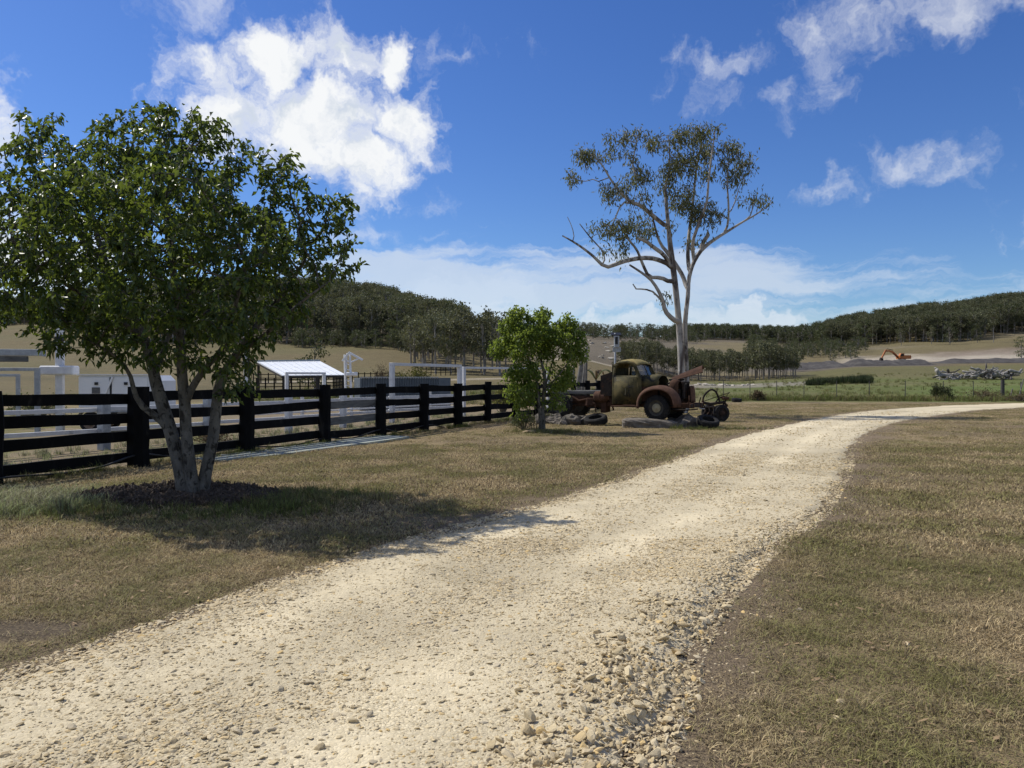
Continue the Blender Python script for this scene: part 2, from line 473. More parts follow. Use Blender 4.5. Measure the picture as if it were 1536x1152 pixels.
def lin(r, g_, b): return np.array([((c / 255) / 12.92 if c / 255 < .04045 else ((c / 255 + .055) / 1.055) ** 2.4) for c in (r, g_, b)])
def ground_color(X, Y):
    """own colour of the soil and the turf, by place"""
    px = CX + FPX * X / np.maximum(Y, .5)
    n1, n2, n3 = vnoise(X, Y, 3.2, 21), vnoise(X, Y, 1.1, 22), vnoise(X, Y, 26, 23)
    C = np.empty(X.shape + (3,))
    straw, brown, olive, soil = np.array([.295, .222, .124]), np.array([.175, .132, .082]), np.array([.225, .20, .08]), np.array([.20, .15, .105])
    def put(c, w): C[:] = C * (1 - w[..., None]) + np.asarray(c) * w[..., None]
    C[:] = straw
    put(brown, sstep(n1 + .4 * n2, -.15, .5) * .8)
    put(olive, sstep(-n1 + .5 * vnoise(X, Y, 2.1, 31), .05, .55) * .7)
    rd, dr = road_side(X, Y)
    near = 1 - sstep(Y, 34, 46)
    right_verge = dr < np.abs(rd) + .02
    wv = np.where(right_verge, .45 + .65 * sstep(Y, 6, 12), .35) * (1 + .8 * n2 + .5 * n1)
    put(soil, (1 - sstep(rd, .12, np.maximum(wv, .2) * .95 + .1)) * (rd > -1) * near * .9)
    # green long grass round the mulch and under the small tree
    dt = np.hypot((X - TREE.x + .3) / 2.3, (Y - TREE.y + .3) / 1.55)
    put((.12, .125, .042), (1 - sstep(dt + .25 * n2, .6, 1.05)) * .8)
    ds = np.hypot(X - SMALL.x, (Y - SMALL.y + .6) / .8)
    put((.12, .12, .045), (1 - sstep(ds + .3 * n2, .7, 1.6)) * .7)
    # the yard behind the black fence: trodden gravelly earth with a green strip
    fs = fence_side(X, Y)
    yard = (1 - sstep(fs, -.5, .1)) * (1 - sstep(Y, 36, 44))
    put((.23, .185, .125), yard * .85)
    put((.15, .145, .045), yard * sstep(n1 + .6 * n2, -.1, .35) * (px < 330) * .9)
    # paddocks beyond
    f1 = sstep(Y, 47, 54)
    tan, green = np.array([.165, .134, .07]), np.array([.118, .140, .042])
    put(tan * .98, f1)
    gw = f1 * sstep(px + 40 * n3, 1030, 1090) * (1 - sstep(Y + 12 * n3, 175, 215))
    put(green, gw)
    put((.120, .165, .042), gw * sstep(px, 1330, 1420) * (1 - sstep(Y, 95, 125)) * .9)
    put((.15, .145, .062), gw * sstep(n3 + .5 * n1, .05, .5) * .75)
    put((.15, .125, .062), gw * sstep(Y + 8 * n3, 118, 150) * .65)
    lf = (1 - sstep(px, 800, 860))
    put((.135, .122, .058), lf * f1 * sstep(n3 + .3 * n1, -.2, .4) * .8)
    put((.10, .092, .046), lf * f1 * sstep(vnoise(X, Y, 11, 27) + .4 * n2, .1, .6) * .6)
    put((.115, .11, .042), lf * f1 * (1 - sstep(Y, 66, 84)) * sstep(n1 + n3, -.2, .4) * .8)
    put((.36, .31, .23), lf * sstep(px, 330, 420) * (1 - sstep(np.abs(Y - 101 - .05 * (px - 500) - 2 * n3), 1.2, 3.4)) * .9)
    # stony pale slope in the middle
    mid = sstep(px, 775, 840) * (1 - sstep(px, 1150, 1230)) * sstep(Y, 165, 178) * f1
    put((.155, .132, .098), mid)
    put((.20, .165, .085), mid * sstep(px, 1010, 1060) * sstep(n3, -.3, .3) * .8)
    put((.40, .35, .27), sstep(px, 770, 850) * (1 - sstep(px, 955, 1000)) * (1 - sstep(np.abs(Y - 170 - 1.0 * n3), 2.5, 5)))
    put((.30, .26, .20), sstep(px, 1130, 1150) * 0)
    put((.30, .25, .17), mid * sstep(px, 1035, 1050) * (1 - sstep(np.abs(Y - 285 + (px - 1060) * .6), 3, 7)) * .6)
    # bare bank below the plantation
    put((.27, .245, .20), sstep(px, 985, 1030) * (1 - sstep(px, 1190, 1260)) * (1 - sstep(np.abs(Y - 112 - 5 * n3 - (px - 1100) * .05), 6, 12)) * .85)
    # earthworks on the right
    rt = sstep(px, 1150, 1200)
    put((.125, .108, .098), sstep(px, 1120, 1170) * (1 - sstep(px, 1560, 1700)) * sstep(Y + 5 * n3, 196, 212) * (1 - sstep(Y, 236, 246)) * (1 - sstep(px, 1390, 1440)) * .85)
    put((.47, .41, .33), rt * sstep(Y + 6 * n3, 236, 246) * (1 - sstep(Y + 8 * n3 + 14 * n1, 262, 286)) * sstep(px, 1230, 1290) * .9)
    put((.24, .19, .15), rt * sstep(Y + 10 * n3, 258, 268) * (1 - sstep(Y + 10 * n3, 278, 290)) * sstep(px, 1380, 1420) * .7)
    put((.165, .138, .07), rt * sstep(Y + 10 * n3, 282, 300))
    put((.19, .16, .11), rt * sstep(Y, 305, 330) * sstep(n3 + .4 * n1, -.2, .3) * .7)
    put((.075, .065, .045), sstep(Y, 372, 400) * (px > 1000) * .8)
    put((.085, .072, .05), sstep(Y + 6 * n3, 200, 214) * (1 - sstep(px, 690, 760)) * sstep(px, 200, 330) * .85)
    put((.10, .078, .062), (1 - sstep(np.hypot((X + 3.1) / .55, (Y - 4.85) / .3) + .3 * n2, .6, 1.1)) * .9)
    m_ = mulch_mask(X, Y)
    put((.06, .045, .034), m_)
    C *= (1 + .16 * vnoise(X, Y, .45, 41, 3) + .10 * n3)[..., None]
    return np.clip(C, .01, .8)

def build_ground():
    tx = np.linspace(-math.asinh(2200 / 1.2), math.asinh(2200 / 1.2), 560)
    xs = 1.2 * np.sinh(tx)
    ys = np.concatenate([np.linspace(-45, 0, 24)[:-1], 4 * np.sinh(np.linspace(0, math.asinh(3200 / 4), 470))])
    X, Y = np.meshgrid(xs, ys)
    Z = terrain(X, Y)
    rd, _ = road_side(X, Y)
    Z = Z - .035 * (1 - sstep(rd, -.5, -.1))
    Z = Z + .05 * mulch_mask(X, Y) * (1 + .5 * vnoise(X, Y, .25, 12, 3))
    ds = np.hypot(X - SMALL.x, Y - SMALL.y)
    Z = Z + .09 * (1 - sstep(ds, .2, 1.1))
    V = np.stack([X, Y, Z], -1).reshape(-1, 3)
    nx, ny = len(xs), len(ys)
    i = (np.arange(ny - 1)[:, None] * nx + np.arange(nx - 1)[None, :]).ravel()
    F = np.stack([i, i + 1, i + nx + 1, i + nx], -1)
    def fn(g, b):
        p = pos(g)
        at = g.new('ShaderNodeVertexColor', layer_name='soil')
        dist = g.v('LENGTH', p, out=1)
        nearf = g.m('SUBTRACT', 1, g.step(dist, 18, 60))
        fine = g.noise(p, 70, 4, .75); mid = g.noise(p, 7, 5, .65); big = g.noise(p, .32, 5, .6)
        c = g.mix(g.m('MULTIPLY', g.step(fine, .42, .72), g.m('MULTIPLY_ADD', nearf, .5, .15)), at.outputs[0], (.36, .28, .15))
        c = g.mix(g.m('MULTIPLY', g.step(fine, .52, .34), .8), c, (.04, .03, .02))
        c = g.mix(g.m('MULTIPLY', g.step(mid, .55, .75), .4), c, g.mix(1, c, (.55, .52, .42), 'MULTIPLY'))
        c = g.mix(g.m('MULTIPLY', g.step(big, .5, .7), .35), c, g.mix(1, c, (.75, .85, .7), 'MULTIPLY'))
        far = g.noise(g.v('MULTIPLY', p, (1, 1, .2)), 1.3, 6, .72)
        c = g.mix(g.m('MULTIPLY', g.m('MULTIPLY', g.step(far, .5, .66), g.m('SUBTRACT', 1, nearf)), .5), c, g.mix(1, c, (.42, .45, .4), 'MULTIPLY'))
        g.put(b.inputs['Base Color'], c); g.put(b.inputs['Roughness'], .95); g.put(b.inputs['Specular IOR Level'], .1)
        bump(g, b, g.m('ADD', g.m('MULTIPLY', fine, .6), mid), .9, .035)
    o = mesh_obj('ground', V, F, material('turf_and_soil', fn), smooth=True)
    a = o.data.color_attributes.new('soil', 'FLOAT_COLOR', 'POINT')
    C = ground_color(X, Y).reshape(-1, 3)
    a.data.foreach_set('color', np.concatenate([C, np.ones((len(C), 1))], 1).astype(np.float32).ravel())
    tag(o, 'dry brown and olive paddock rising to low hills', None, None, 'structure')
    return o
GROUND = build_ground()

# ------------------------------------------------------------------ gravel road
def road_z(rd, X, Y, dr):
    e = .038 + .012 * vnoise(X, Y, .9, 51, 3) + .008 * vnoise(X, Y, .12, 52, 3)
    edge = sstep(-rd + .16 * vnoise(X, Y, .55, 53, 4) + .05 * vnoise(X, Y, .09, 55, 2), .0, .32)
    heap = .035 * np.exp(-((dr - .42) / .3) ** 2) * (1 - sstep(Y, 6, 9))
    return terrain(X, Y) - .045 + (e + .03 + heap) * edge
def build_road():
    n = len(_sl); L, Rr = _sl, _sr
    # resample finer close to the camera
    T = []
    for i in range(n - 1):
        m_ = 0.5 * (L[i] + Rr[i]); d = max(np.hypot(*m_), 2.0)
        seg = np.hypot(*(0.5 * (L[i + 1] + Rr[i + 1]) - m_))
        k = max(1, int(seg / (0.010 * d + .01)))
        T += [i + j / k for j in range(k)]
    T = np.array(T + [n - 1.0])
    ii = np.minimum(T.astype(int), n - 2); f = (T - ii)[:, None]
    Lp = L[ii] * (1 - f) + L[ii + 1] * f; Rp = Rr[ii] * (1 - f) + Rr[ii + 1] * f
    c = np.linspace(-.10, 1.10, 120)
    XY = Lp[:, None, :] * (1 - c[None, :, None]) + Rp[:, None, :] * c[None, :, None]
    X, Y = XY[..., 0], XY[..., 1]
    rd, dr = road_side(X, Y)
    Z = road_z(rd, X, Y, dr)
    V = np.stack([X, Y, Z], -1).reshape(-1, 3)
    ny, nx = X.shape
    i = (np.arange(ny - 1)[:, None] * nx + np.arange(nx - 1)[None, :]).ravel()
    F = np.stack([i, i + 1, i + nx + 1, i + nx], -1)
    def fn(g, b):
        p = pos(g); at = g.new('ShaderNodeVertexColor', layer_name='soil')
        dist = g.v('LENGTH', p, out=1)
        cell = g.voro(p, 46, 'F1', 1); edge = g.voro(p, 46, 'DISTANCE_TO_EDGE', 0)
        cs = g.new('ShaderNodeSeparateColor'); g.put(cs.inputs[0], cell)
        cell2 = g.voro(g.v('ADD', p, (4, 2, 0)), 19, 'F1', 1); cs2 = g.new('ShaderNodeSeparateColor'); g.put(cs2.inputs[0], cell2)
        edge2 = g.voro(g.v('ADD', p, (4, 2, 0)), 19, 'DISTANCE_TO_EDGE', 0)
        nearf = g.m('SUBTRACT', 1, g.step(dist, 9, 26))
        pat = g.step(g.noise(p, 1.1, 5, .65), .42, .62)
        c = at.outputs[0]
        c = g.mix(g.m('MULTIPLY', g.m('MULTIPLY', cs.outputs[0], nearf), .45), c, g.mix(1, c, (.62, .60, .55), 'MULTIPLY'))
        c = g.mix(g.m('MULTIPLY', g.m('MULTIPLY', cs2.outputs[1], nearf), .35), c, g.mix(1, c, (1.18, 1.17, 1.14), 'MULTIPLY'))
        c = g.mix(g.m('MULTIPLY', g.m('MULTIPLY', g.step(edge, .12, .02), g.m('MULTIPLY', nearf, pat)), .5), c, (.20, .165, .10))
        c = g.mix(g.m('MULTIPLY', g.step(g.noise(p, .8, 6, .7), .56, .7), .25), c, g.mix(1, c, (.78, .76, .7), 'MULTIPLY'))
        c = g.mix(g.m('MULTIPLY', g.step(g.noise(p, 16, 4, .7), .54, .68), .22), c, g.mix(1, c, (.6, .57, .5), 'MULTIPLY'))
        ru = g.step(g.noise(g.v('ADD', p, (31.3, 2.2, 0)), .55, 4, .6), .70, .78)
        c = g.mix(g.m('MULTIPLY', ru, .5), c, (.50, .30, .11))
        g.put(b.inputs['Base Color'], c); g.put(b.inputs['Roughness'], .95); g.put(b.inputs['Specular IOR Level'], .12)
        h = g.m('ADD', g.m('MULTIPLY', g.step(edge, 0, .25), .35), g.m('MULTIPLY', g.step(edge2, 0, .2), g.m('MULTIPLY', pat, .6)))
        bump(g, b, g.m('ADD', h, g.m('MULTIPLY', g.noise(p, 60, 4, .7), .5)), .6, .008)
    o = mesh_obj('gravel_road', V, F, material('cream_gravel', fn), smooth=True)
    a = o.data.color_attributes.new('soil', 'FLOAT_COLOR', 'POINT')
    base = np.array([.565, .485, .33])
    C = np.ones(X.shape + (3,)) * base
    w = sstep(vnoise(X, Y, 1.6, 61, 5), .0, .5)
    C = C * (1 - .16 * w[..., None])
    tr = np.exp(-((c - .24) / .09) ** 2) + np.exp(-((c - .62) / .09) ** 2)
    C = C * (1 + .24 * (tr[None, :] * sstep(vnoise(X, Y, 2.5, 62), -.5, .4)))[..., None]
    C = C * (1 + .06 * vnoise(X, Y, .3, 63))[..., None]
    ed = 1 - sstep(-rd + .12 * vnoise(X, Y, .3, 64), .02, .28)
    C = C * (1 - ed[..., None] * .45) + np.array([.24, .19, .125]) * ed[..., None] * .45
    a.data.foreach_set('color', np.concatenate([np.clip(C, 0, .8).reshape(-1, 3), np.ones((C.shape[0] * C.shape[1], 1))], 1).astype(np.float32).ravel())
    tag(o, 'cream crushed stone road curving away to the right', None, None, 'structure')
    return o
ROAD = build_road()

# ------------------------------------------------------------------ scattering
def scatter(name, pts, scl, rot, var, sources, parent=None):
    """one stuff object: instances of the source meshes on points"""
    me = bpy.data.meshes.new(name)
    me.vertices.add(len(pts)); me.vertices.foreach_set('co', np.asarray(pts, np.float32).ravel())
    for nm, typ, arr in (('scl', 'FLOAT_VECTOR', scl), ('rot', 'FLOAT_VECTOR', rot)):
        at = me.attributes.new(nm, typ, 'POINT'); at.data.foreach_set('vector', np.asarray(arr, np.float32).ravel())
    at = me.attributes.new('var', 'INT', 'POINT'); at.data.foreach_set('value', np.asarray(var, np.int32))
    o = bpy.data.objects.new(name, me); COL.objects.link(o)
    if parent: o.parent = parent
    t = bpy.data.node_groups.new(name + '_nodes', 'GeometryNodeTree')
    t.interface.new_socket('Geometry', in_out='INPUT', socket_type='NodeSocketGeometry')
    t.interface.new_socket('Geometry', in_out='OUTPUT', socket_type='NodeSocketGeometry')
    gi, go = t.nodes.new('NodeGroupInput'), t.nodes.new('NodeGroupOutput')
    jn = t.nodes.new('GeometryNodeJoinGeometry')
    def attr(nm, typ):
        a = t.nodes.new('GeometryNodeInputNamedAttribute'); a.data_type = typ; a.inputs[0].default_value = nm
        return [s_ for s_ in a.outputs if s_.enabled and s_.name == 'Attribute'][0]
    sc_, ro_, va_ = attr('scl', 'FLOAT_VECTOR'), attr('rot', 'FLOAT_VECTOR'), attr('var', 'INT')
    for k, src in enumerate(sources):
        io = t.nodes.new('GeometryNodeInstanceOnPoints'); oi = t.nodes.new('GeometryNodeObjectInfo')
        oi.inputs[0].default_value = src; oi.transform_space = 'ORIGINAL'
        if 'As Instance' in oi.inputs: oi.inputs['As Instance'].default_value = True
        cm = t.nodes.new('FunctionNodeCompare'); cm.data_type = 'INT'; cm.operation = 'EQUAL'
        ia, ib = [s_ for s_ in cm.inputs if s_.enabled][:2]
        t.links.new(va_, ia); ib.default_value = k
        t.links.new(gi.outputs[0], io.inputs['Points']); t.links.new([s_ for s_ in cm.outputs if s_.enabled][0], io.inputs['Selection'])
        t.links.new(oi.outputs['Geometry'], io.inputs['Instance']); t.links.new(ro_, io.inputs['Rotation']); t.links.new(sc_, io.inputs['Scale'])
        t.links.new(io.outputs[0], jn.inputs[0])
    t.links.new(jn.outputs[0], go.inputs[0])
    md = o.modifiers.new('scatter', 'NODES'); md.node_group = t
    o['kind'] = 'stuff'
    return o
def source(o):
    """keep a mesh as a scatter source only: not in the scene itself"""
    COL.objects.unlink(o); return o

def stone_material():
    def fn(g, b):
        oi = g.new('ShaderNodeObjectInfo'); p = pos(g)
        c = g.ramp(oi.outputs['Random'], [(0, (.38, .30, .175)), (.3, (.53, .43, .26)), (.6, (.62, .51, .32)), (.85, (.47, .40, .28)), (1, (.62, .44, .19))])
        c = g.mix(g.m('MULTIPLY', g.step(g.noise(p, 40, 5, .7), .5, .7), .4), c, g.mix(1, c, (.6, .56, .48), 'MULTIPLY'))
        g.put(b.inputs['Base Color'], c); g.put(b.inputs['Roughness'], .9); g.put(b.inputs['Specular IOR Level'], .15)
        bump(g, b, g.noise(p, 90, 5, .7), .6, .006)
    return material('crushed_stone', fn)
STONE = stone_material()
stone_src = []
for k in range(7):
    rr = random.Random(90 + k)
    o = MB().rock((0, 0, 0), (1, rr.uniform(.55, .95), rr.uniform(.24, .46)), 40 + k, 2, .22).build('stone', STONE)
    stone_src.append(o)
def road_points(n, ylo, yhi, dens=None, inner=-.02):
    out = []
    while sum(map(len, out)) < n:
        y = rng.uniform(ylo, yhi, n * 3); x = rng.uniform(-6, 20, n * 3) if yhi < 20 else rng.uniform(-2, 30, n * 3)
        ok = inside(ROAD_POLY, x, y) & (np.abs(x) < y * .72 + 1.3)
        x, y = x[ok], y[ok]
        rd, dr = road_side(x, y)
        k = rd < inner
        if dens is not None: k &= rng.uniform(0, 1, len(x)) < dens(x, y, rd, dr)
        out.append(np.stack([x[k], y[k], rd[k], dr[k]], -1))
    return np.concatenate(out)[:n]
def build_stones():
    groups = []
    def patch(x, y, rd, dr):
        w_ = 1 - dr / 3.55                       # 0 at the left edge, 1 at the right
        rut = np.exp(-((w_ - .24) / .09) ** 2) + np.exp(-((w_ - .62) / .09) ** 2)
        return (.3 + .7 * sstep(vnoise(x, y, .9, 71, 4), -.2, .35)) * (1 - .68 * rut)
    a = road_points(60000, 2.6, 7.5, patch); groups.append((a, np.exp(rng.normal(math.log(.0070), .5, len(a)))))
    a = road_points(27000, 7, 16, patch); groups.append((a, np.exp(rng.normal(math.log(.0104), .42, len(a)))))
    a = road_points(7000, 14, 36, patch); groups.append((a, np.exp(rng.normal(math.log(.017), .35, len(a)))))
    def heap(x, y, rd, dr): return np.exp(-((dr - .26 - .14 * vnoise(x, y, .7, 72)) / (.20 + .05 * (6 - np.minimum(y, 6)))) ** 2) * (1 - .88 * sstep(y, 4.2, 6.4)) * sstep(vnoise(x, y, .4, 75, 3), -.7, .1)
    a = road_points(4200, 2.6, 9, heap, .1); groups.append((a, np.exp(rng.normal(math.log(.0105), .5, len(a)))))
    def ledge(x, y, rd, dr): return (np.exp(-((rd + .12) / .16) ** 2)) * (dr > 1.2)
    a = road_points(2300, 3, 12, ledge, .08); groups.append((a, np.exp(rng.normal(math.log(.014), .4, len(a)))))
    def redge(x, y, rd, dr): return (np.exp(-((rd + .1) / .22) ** 2)) * (dr < 1.2) * sstep(vnoise(x, y, .9, 77), -.3, .3)
    a = road_points(1600, 5, 14, redge, .12); groups.append((a, np.exp(rng.normal(math.log(.015), .4, len(a)))))
    th = rng.uniform(0, len(_sr) - 2, 1500); i_ = th.astype(int); f_ = (th - i_)[:, None]; e_ = _sr[i_] * (1 - f_) + _sr[i_ + 1] * f_
    sp = np.abs(rng.normal(0, .2, 1500)) + .01                       # chips thrown out on the bare verge
    tg = _sr[i_ + 1] - _sr[i_]; tg = tg / np.linalg.norm(tg, axis=1)[:, None]
    e_ = e_ + np.stack([tg[:, 1], -tg[:, 0]], -1) * sp[:, None]
    e_ = e_[(e_[:, 1] > 2.6) & (e_[:, 1] < 22)]; r_, d_ = road_side(e_[:, 0], e_[:, 1])
    a = np.stack([e_[:, 0], e_[:, 1], r_, d_], -1); groups.append((a, np.exp(rng.normal(math.log(.008), .5, len(a)))))
    A = np.concatenate([g_[0] for g_ in groups]); S = np.concatenate([g_[1] for g_ in groups]); hp = np.concatenate([np.full(len(g_[0]), k_ == 3) for k_, g_ in enumerate(groups)])
    S = np.minimum(S, np.where(hp, .042, .022 + .0015 * A[:, 1])) * 1.35
    X, Y = A[:, 0], A[:, 1]
    Z = np.maximum(road_z(A[:, 2], X, Y, A[:, 3]), terrain(X, Y)) + S * np.where(hp, rng.uniform(-.1, .5, len(S)), .02)
    rot = np.stack([rng.normal(0, .22, len(S)), rng.normal(0, .22, len(S)), rng.uniform(0, 6.28, len(S))], -1)
    rot[hp, :2] *= 2.6
    order = np.argsort(-S / Y)
    big, rest = order[:300], order[300:]
    for i in big:
        o = child('stone', stone_src[int(rng.integers(7))], ROAD, (X[i], Y[i], Z[i]), tuple(rot[i]), (S[i], S[i], S[i] * 1.35))
    pts = np.stack([X, Y, Z], -1)[rest]
    sc3 = np.repeat(S[rest][:, None], 3, 1) * np.stack([np.ones(len(rest)), rng.uniform(.75, 1.1, len(rest)), rng.uniform(.7, 1.1, len(rest))], -1)
    scatter('loose_gravel', pts, sc3, rot[rest], rng.integers(0, 7, len(rest)), stone_src, ROAD)
build_stones()
for o in stone_src: source(o)

# ------------------------------------------------------------------ grass
def grass_material(name, dry, green, dark, bias):
    m_ = bpy.data.materials.new(name); m_.use_nodes = True
    g = NT(m_.node_tree); b = m_.node_tree.nodes['Principled BSDF']; out = m_.node_tree.nodes['Material Output']
    geo = g.new('ShaderNodeNewGeometry'); oi = g.new('ShaderNodeObjectInfo')
    p = geo.outputs['Position']
    r_ = g.m('FRACT', g.m('ADD', geo.outputs['Random Per Island'], oi.outputs['Random']))
    c = g.ramp(r_, [(0, tuple(.7 * x for x in dark)), (.3, tuple(.5 * x for x in dry)), (.62, dry), (1, tuple(min(1, 1.75 * x) for x in dry))])
    gr = g.step(g.m('MULTIPLY_ADD', g.m('SUBTRACT', r_, .5), .35, g.noise(g.v('MULTIPLY', p, (1, 1, 0)), .75, 5, .62)), bias, bias + .2)
    c = g.mix(gr, c, g.ramp(r_, [(0, tuple(.55 * x for x in green)), (.6, green), (1, tuple(1.5 * x for x in green))]))
    g.put(b.inputs['Base Color'], c); g.put(b.inputs['Roughness'], .7); g.put(b.inputs['Specular IOR Level'], .2)
    t = g.new('ShaderNodeBsdfTranslucent'); g.put(t.inputs[0], c)
    mx = g.new('ShaderNodeMixShader'); g.put(mx.inputs[0], .3)
    g.l.new(b.outputs[0], mx.inputs[1]); g.l.new(t.outputs[0], mx.inputs[2]); g.l.new(mx.outputs[0], out.inputs[0])
    return m_
GR_LAWN = grass_material('short_dry_grass', (.50, .39, .22), (.235, .22, .08), (.085, .062, .038), .475)
GR_LONG = grass_material('long_green_grass', (.30, .25, .11), (.13, .16, .038), (.08, .07, .035), .40)
GR_PALE = grass_material('pale_grass', (.42, .39, .24), (.25, .28, .12), (.14, .12, .07), .42)
def tuft(n, rad, hmin, hmax, wid, lean, seed, mat):
    rr = np.random.default_rng(seed); V, F = [], []
    for _ in range(n):
        a, q = rr.uniform(0, 6.28), rad * math.sqrt(rr.uniform())
        b0 = np.array([q * math.cos(a), q * math.sin(a), -.004])
        d = rr.uniform(0, 6.28); h = rr.uniform(hmin, hmax); ln = h * rr.uniform(.2, lean)
        dv = np.array([math.cos(d), math.sin(d), 0]); sd = np.array([-math.sin(d), math.cos(d), 0]) * wid * rr.uniform(.6, 1.2) / 2
        p1 = b0 + dv * ln * .35 + np.array([0, 0, h * .62]); p2 = b0 + dv * ln + np.array([0, 0, h * rr.uniform(.75, 1)])
        k = len(V); V += [b0 - sd, b0 + sd, p1 + sd * .8, p1 - sd * .8, p2]
        F += [(k, k + 1, k + 2, k + 3), (k + 3, k + 2, k + 4)]
    return source(mesh_obj('tuft', V, F, mat))
lawn_src = [tuft(64, .13, .006, .026, .0040, 3.2, 200 + k, GR_LAWN) for k in range(5)]
midlawn_src = [tuft(60, .26, .010, .036, .008, 2.2, 220 + k, GR_LAWN) for k in range(4)]
long_src = [tuft(34, .10, .10, .27, .008, 1.0, 240 + k, GR_LONG) for k in range(4)]
pale_src = [tuft(30, .09, .08, .2, .008, 1.3, 260 + k, GR_PALE) for k in range(3)]
def lawn_points(n, ylo, yhi, wide=.74):
    out = []
    while sum(map(len, out)) < n:
        y = np.sqrt(rng.uniform(ylo**2, yhi**2, n * 2)); x = rng.uniform(-1, 1, n * 2) * (wide * y + 1.6)
        rd, dr = road_side(x, y)
        rgt = dr < np.abs(rd) + .02
        vw = np.where(rgt, .30 + .35 * sstep(y, 6, 12), .14) * (1 + 1.1 * vnoise(x, y, 1.1, 22) + .6 * vnoise(x, y, 3.2, 21)) + .04
        k = (rd > .02) & (rng.uniform(0, 1, len(x)) < sstep(rd, -.06, np.maximum(vw, .06) + .1) * .8 + .2)
        k &= (fence_side(x, y) > -.1) & (mulch_mask(x, y) < .4) & (np.hypot((x + 3.1) / .45, (y - 4.85) / .22) > 1)
        k &= rng.uniform(0, 1, len(x)) < .22 + .78 * sstep(vnoise(x, y, .6, 81, 4) + .5 * vnoise(x, y, 2.3, 82, 2), -.25, .25)
        out.append(np.stack([x[k], y[k]], -1))
    return np.concatenate(out)[:n]
def lay(name, xy, src, s0, s1, label, zs=1.0, sink=0):
    n = len(xy); s = rng.uniform(s0, s1, n)
    z = terrain(xy[:, 0], xy[:, 1]) - sink
    rot = np.stack([rng.normal(0, .08, n), rng.normal(0, .08, n), rng.uniform(0, 6.28, n)], -1)
    o = scatter(name, np.stack([xy[:, 0], xy[:, 1], z], -1), np.stack([s, s, s * zs * rng.uniform(.7, 1.2, n)], -1), rot, rng.integers(0, len(src), n), src)
    return tag(o, label, 'grass', None, 'stuff')
lay('lawn_grass', lawn_points(20500, 2.4, 8), lawn_src, .8, 1.25, 'short dry tufts of brown lawn grass beside the gravel road')
lay('field_grass', np.concatenate([lawn_points(16000, 7, 18), lawn_points(10500, 17, 46)]), midlawn_src, .8, 1.4, 'short dry brown and olive turf stretching to the truck and the far verge')
def blob_points(n, cx, cy, rx, ry, hollow=0):
    a = rng.uniform(0, 6.28, n); q = np.sqrt(rng.uniform(hollow**2, 1, n)) * (1 + .15 * rng.normal(size=n))
    return np.stack([cx + rx * q * np.cos(a), cy + ry * q * np.sin(a)], -1)
_a = blob_points(430, TREE.x + .45, TREE.y - .35, 1.9, 1.25, .3)
_a = _a[(mulch_mask(_a[:, 0], _a[:, 1]) < .35) & (_a[:, 1] < TREE.y + .25)]
_b = blob_points(230, TREE.x + 1.5, TREE.y - .2, 1.0, .9)
_f = np.stack([-12.9 + .452 * (yy := rng.uniform(10.5, 32, 900)) + rng.normal(.12, .16, 900), yy], -1)
_f = _f[(vnoise(_f[:, 0], _f[:, 1], 1.2, 91) > -.25)]
_s = blob_points(260, SMALL.x + .1, SMALL.y - .35, 1.1, .6)
_c = blob_points(90, 6.4, 23.6, 1.5, .35)
_ab = np.concatenate([_a, _b]); rd_, _ = road_side(_ab[:, 0], _ab[:, 1]); _ab = _ab[rd_ > .25]
lay('long_grass', np.concatenate([_ab, _f, _s, _c]), long_src, .25, .8, 'longer green grass round the mulched tree, the small tree and the fence foot')
_p = blob_points(520, TREE.x - 2.0, TREE.y - .5, 1.35, .9)
_p = _p[mulch_mask(_p[:, 0], _p[:, 1]) < .3]
_q = np.stack([-12.9 + .452 * (yy := rng.uniform(13, 33, 420)) - rng.uniform(.3, 4.5, 420), yy], -1)
lay('pale_grass_clumps', np.concatenate([_p, _q]), pale_src, .7, 1.25, 'silvery pale grass clumps beside the mulch and in the yard behind the fence')
# fallen leaves and dry clumps on the lawn
def litter_src(seed):
    rr = random.Random(seed); mb = MB()
    for _ in range(5):
        c = Vector((rr.uniform(-.12, .12), rr.uniform(-.12, .12), rr.uniform(.004, .02))); a = rr.uniform(0, 6.28); L = rr.uniform(.012, .03); w = L * .35
        d = Vector((math.cos(a), math.sin(a), rr.uniform(-.2, .3))); s = Vector((-math.sin(a), math.cos(a), rr.uniform(-.3, .3)))
        mb.raw([c - d * L, c + s * w, c + d * L, c - s * w], [(0, 1, 2, 3)])
    return source(mb.build('litter', rough_mat('dead_leaf', (.20, .13, .07), (.34, .24, .13), 20, .8, 0), fix=False))
lay('leaf_litter', lawn_points(1500, 3, 12), [litter_src(k) for k in range(3)], .8, 1.3, 'dead leaves lying on the dry lawn beside the road')
clump_src = [tuft(44, .07, .03, .085, .0045, 1.5, 300 + k, GR_LAWN) for k in range(3)]
lay('dry_clumps', np.concatenate([lawn_points(700, 3, 9), lawn_points(900, 9, 22)]), clump_src, .45, 1.15, 'taller dry clumps standing out of the lawn')
# rank tussocks along the wire fence and over the green paddock
ww = []
for _ in range(900):
    px = rng.uniform(1080, 1536); Y = 54 + rng.normal(0, 1.2); ww.append(((px - CX) / FPX * Y, Y))
for _ in range(800):
    px = rng.uniform(1040, 1560); Y = rng.uniform(58, 150); x = (px - CX) / FPX * Y
    if vnoise(np.array([x]), np.array([Y]), 14, 95)[0] > .05: ww.append((x, Y))
for _ in range(900):
    px = rng.uniform(350, 900); Y = rng.uniform(44, 80); x = (px - CX) / FPX * Y
    ww.append((x, Y))
lay('paddock_tussocks', np.array(ww), long_src, 1.2, 3.2, 'coarse tussocks along the wire fence and over the green paddock', .75)
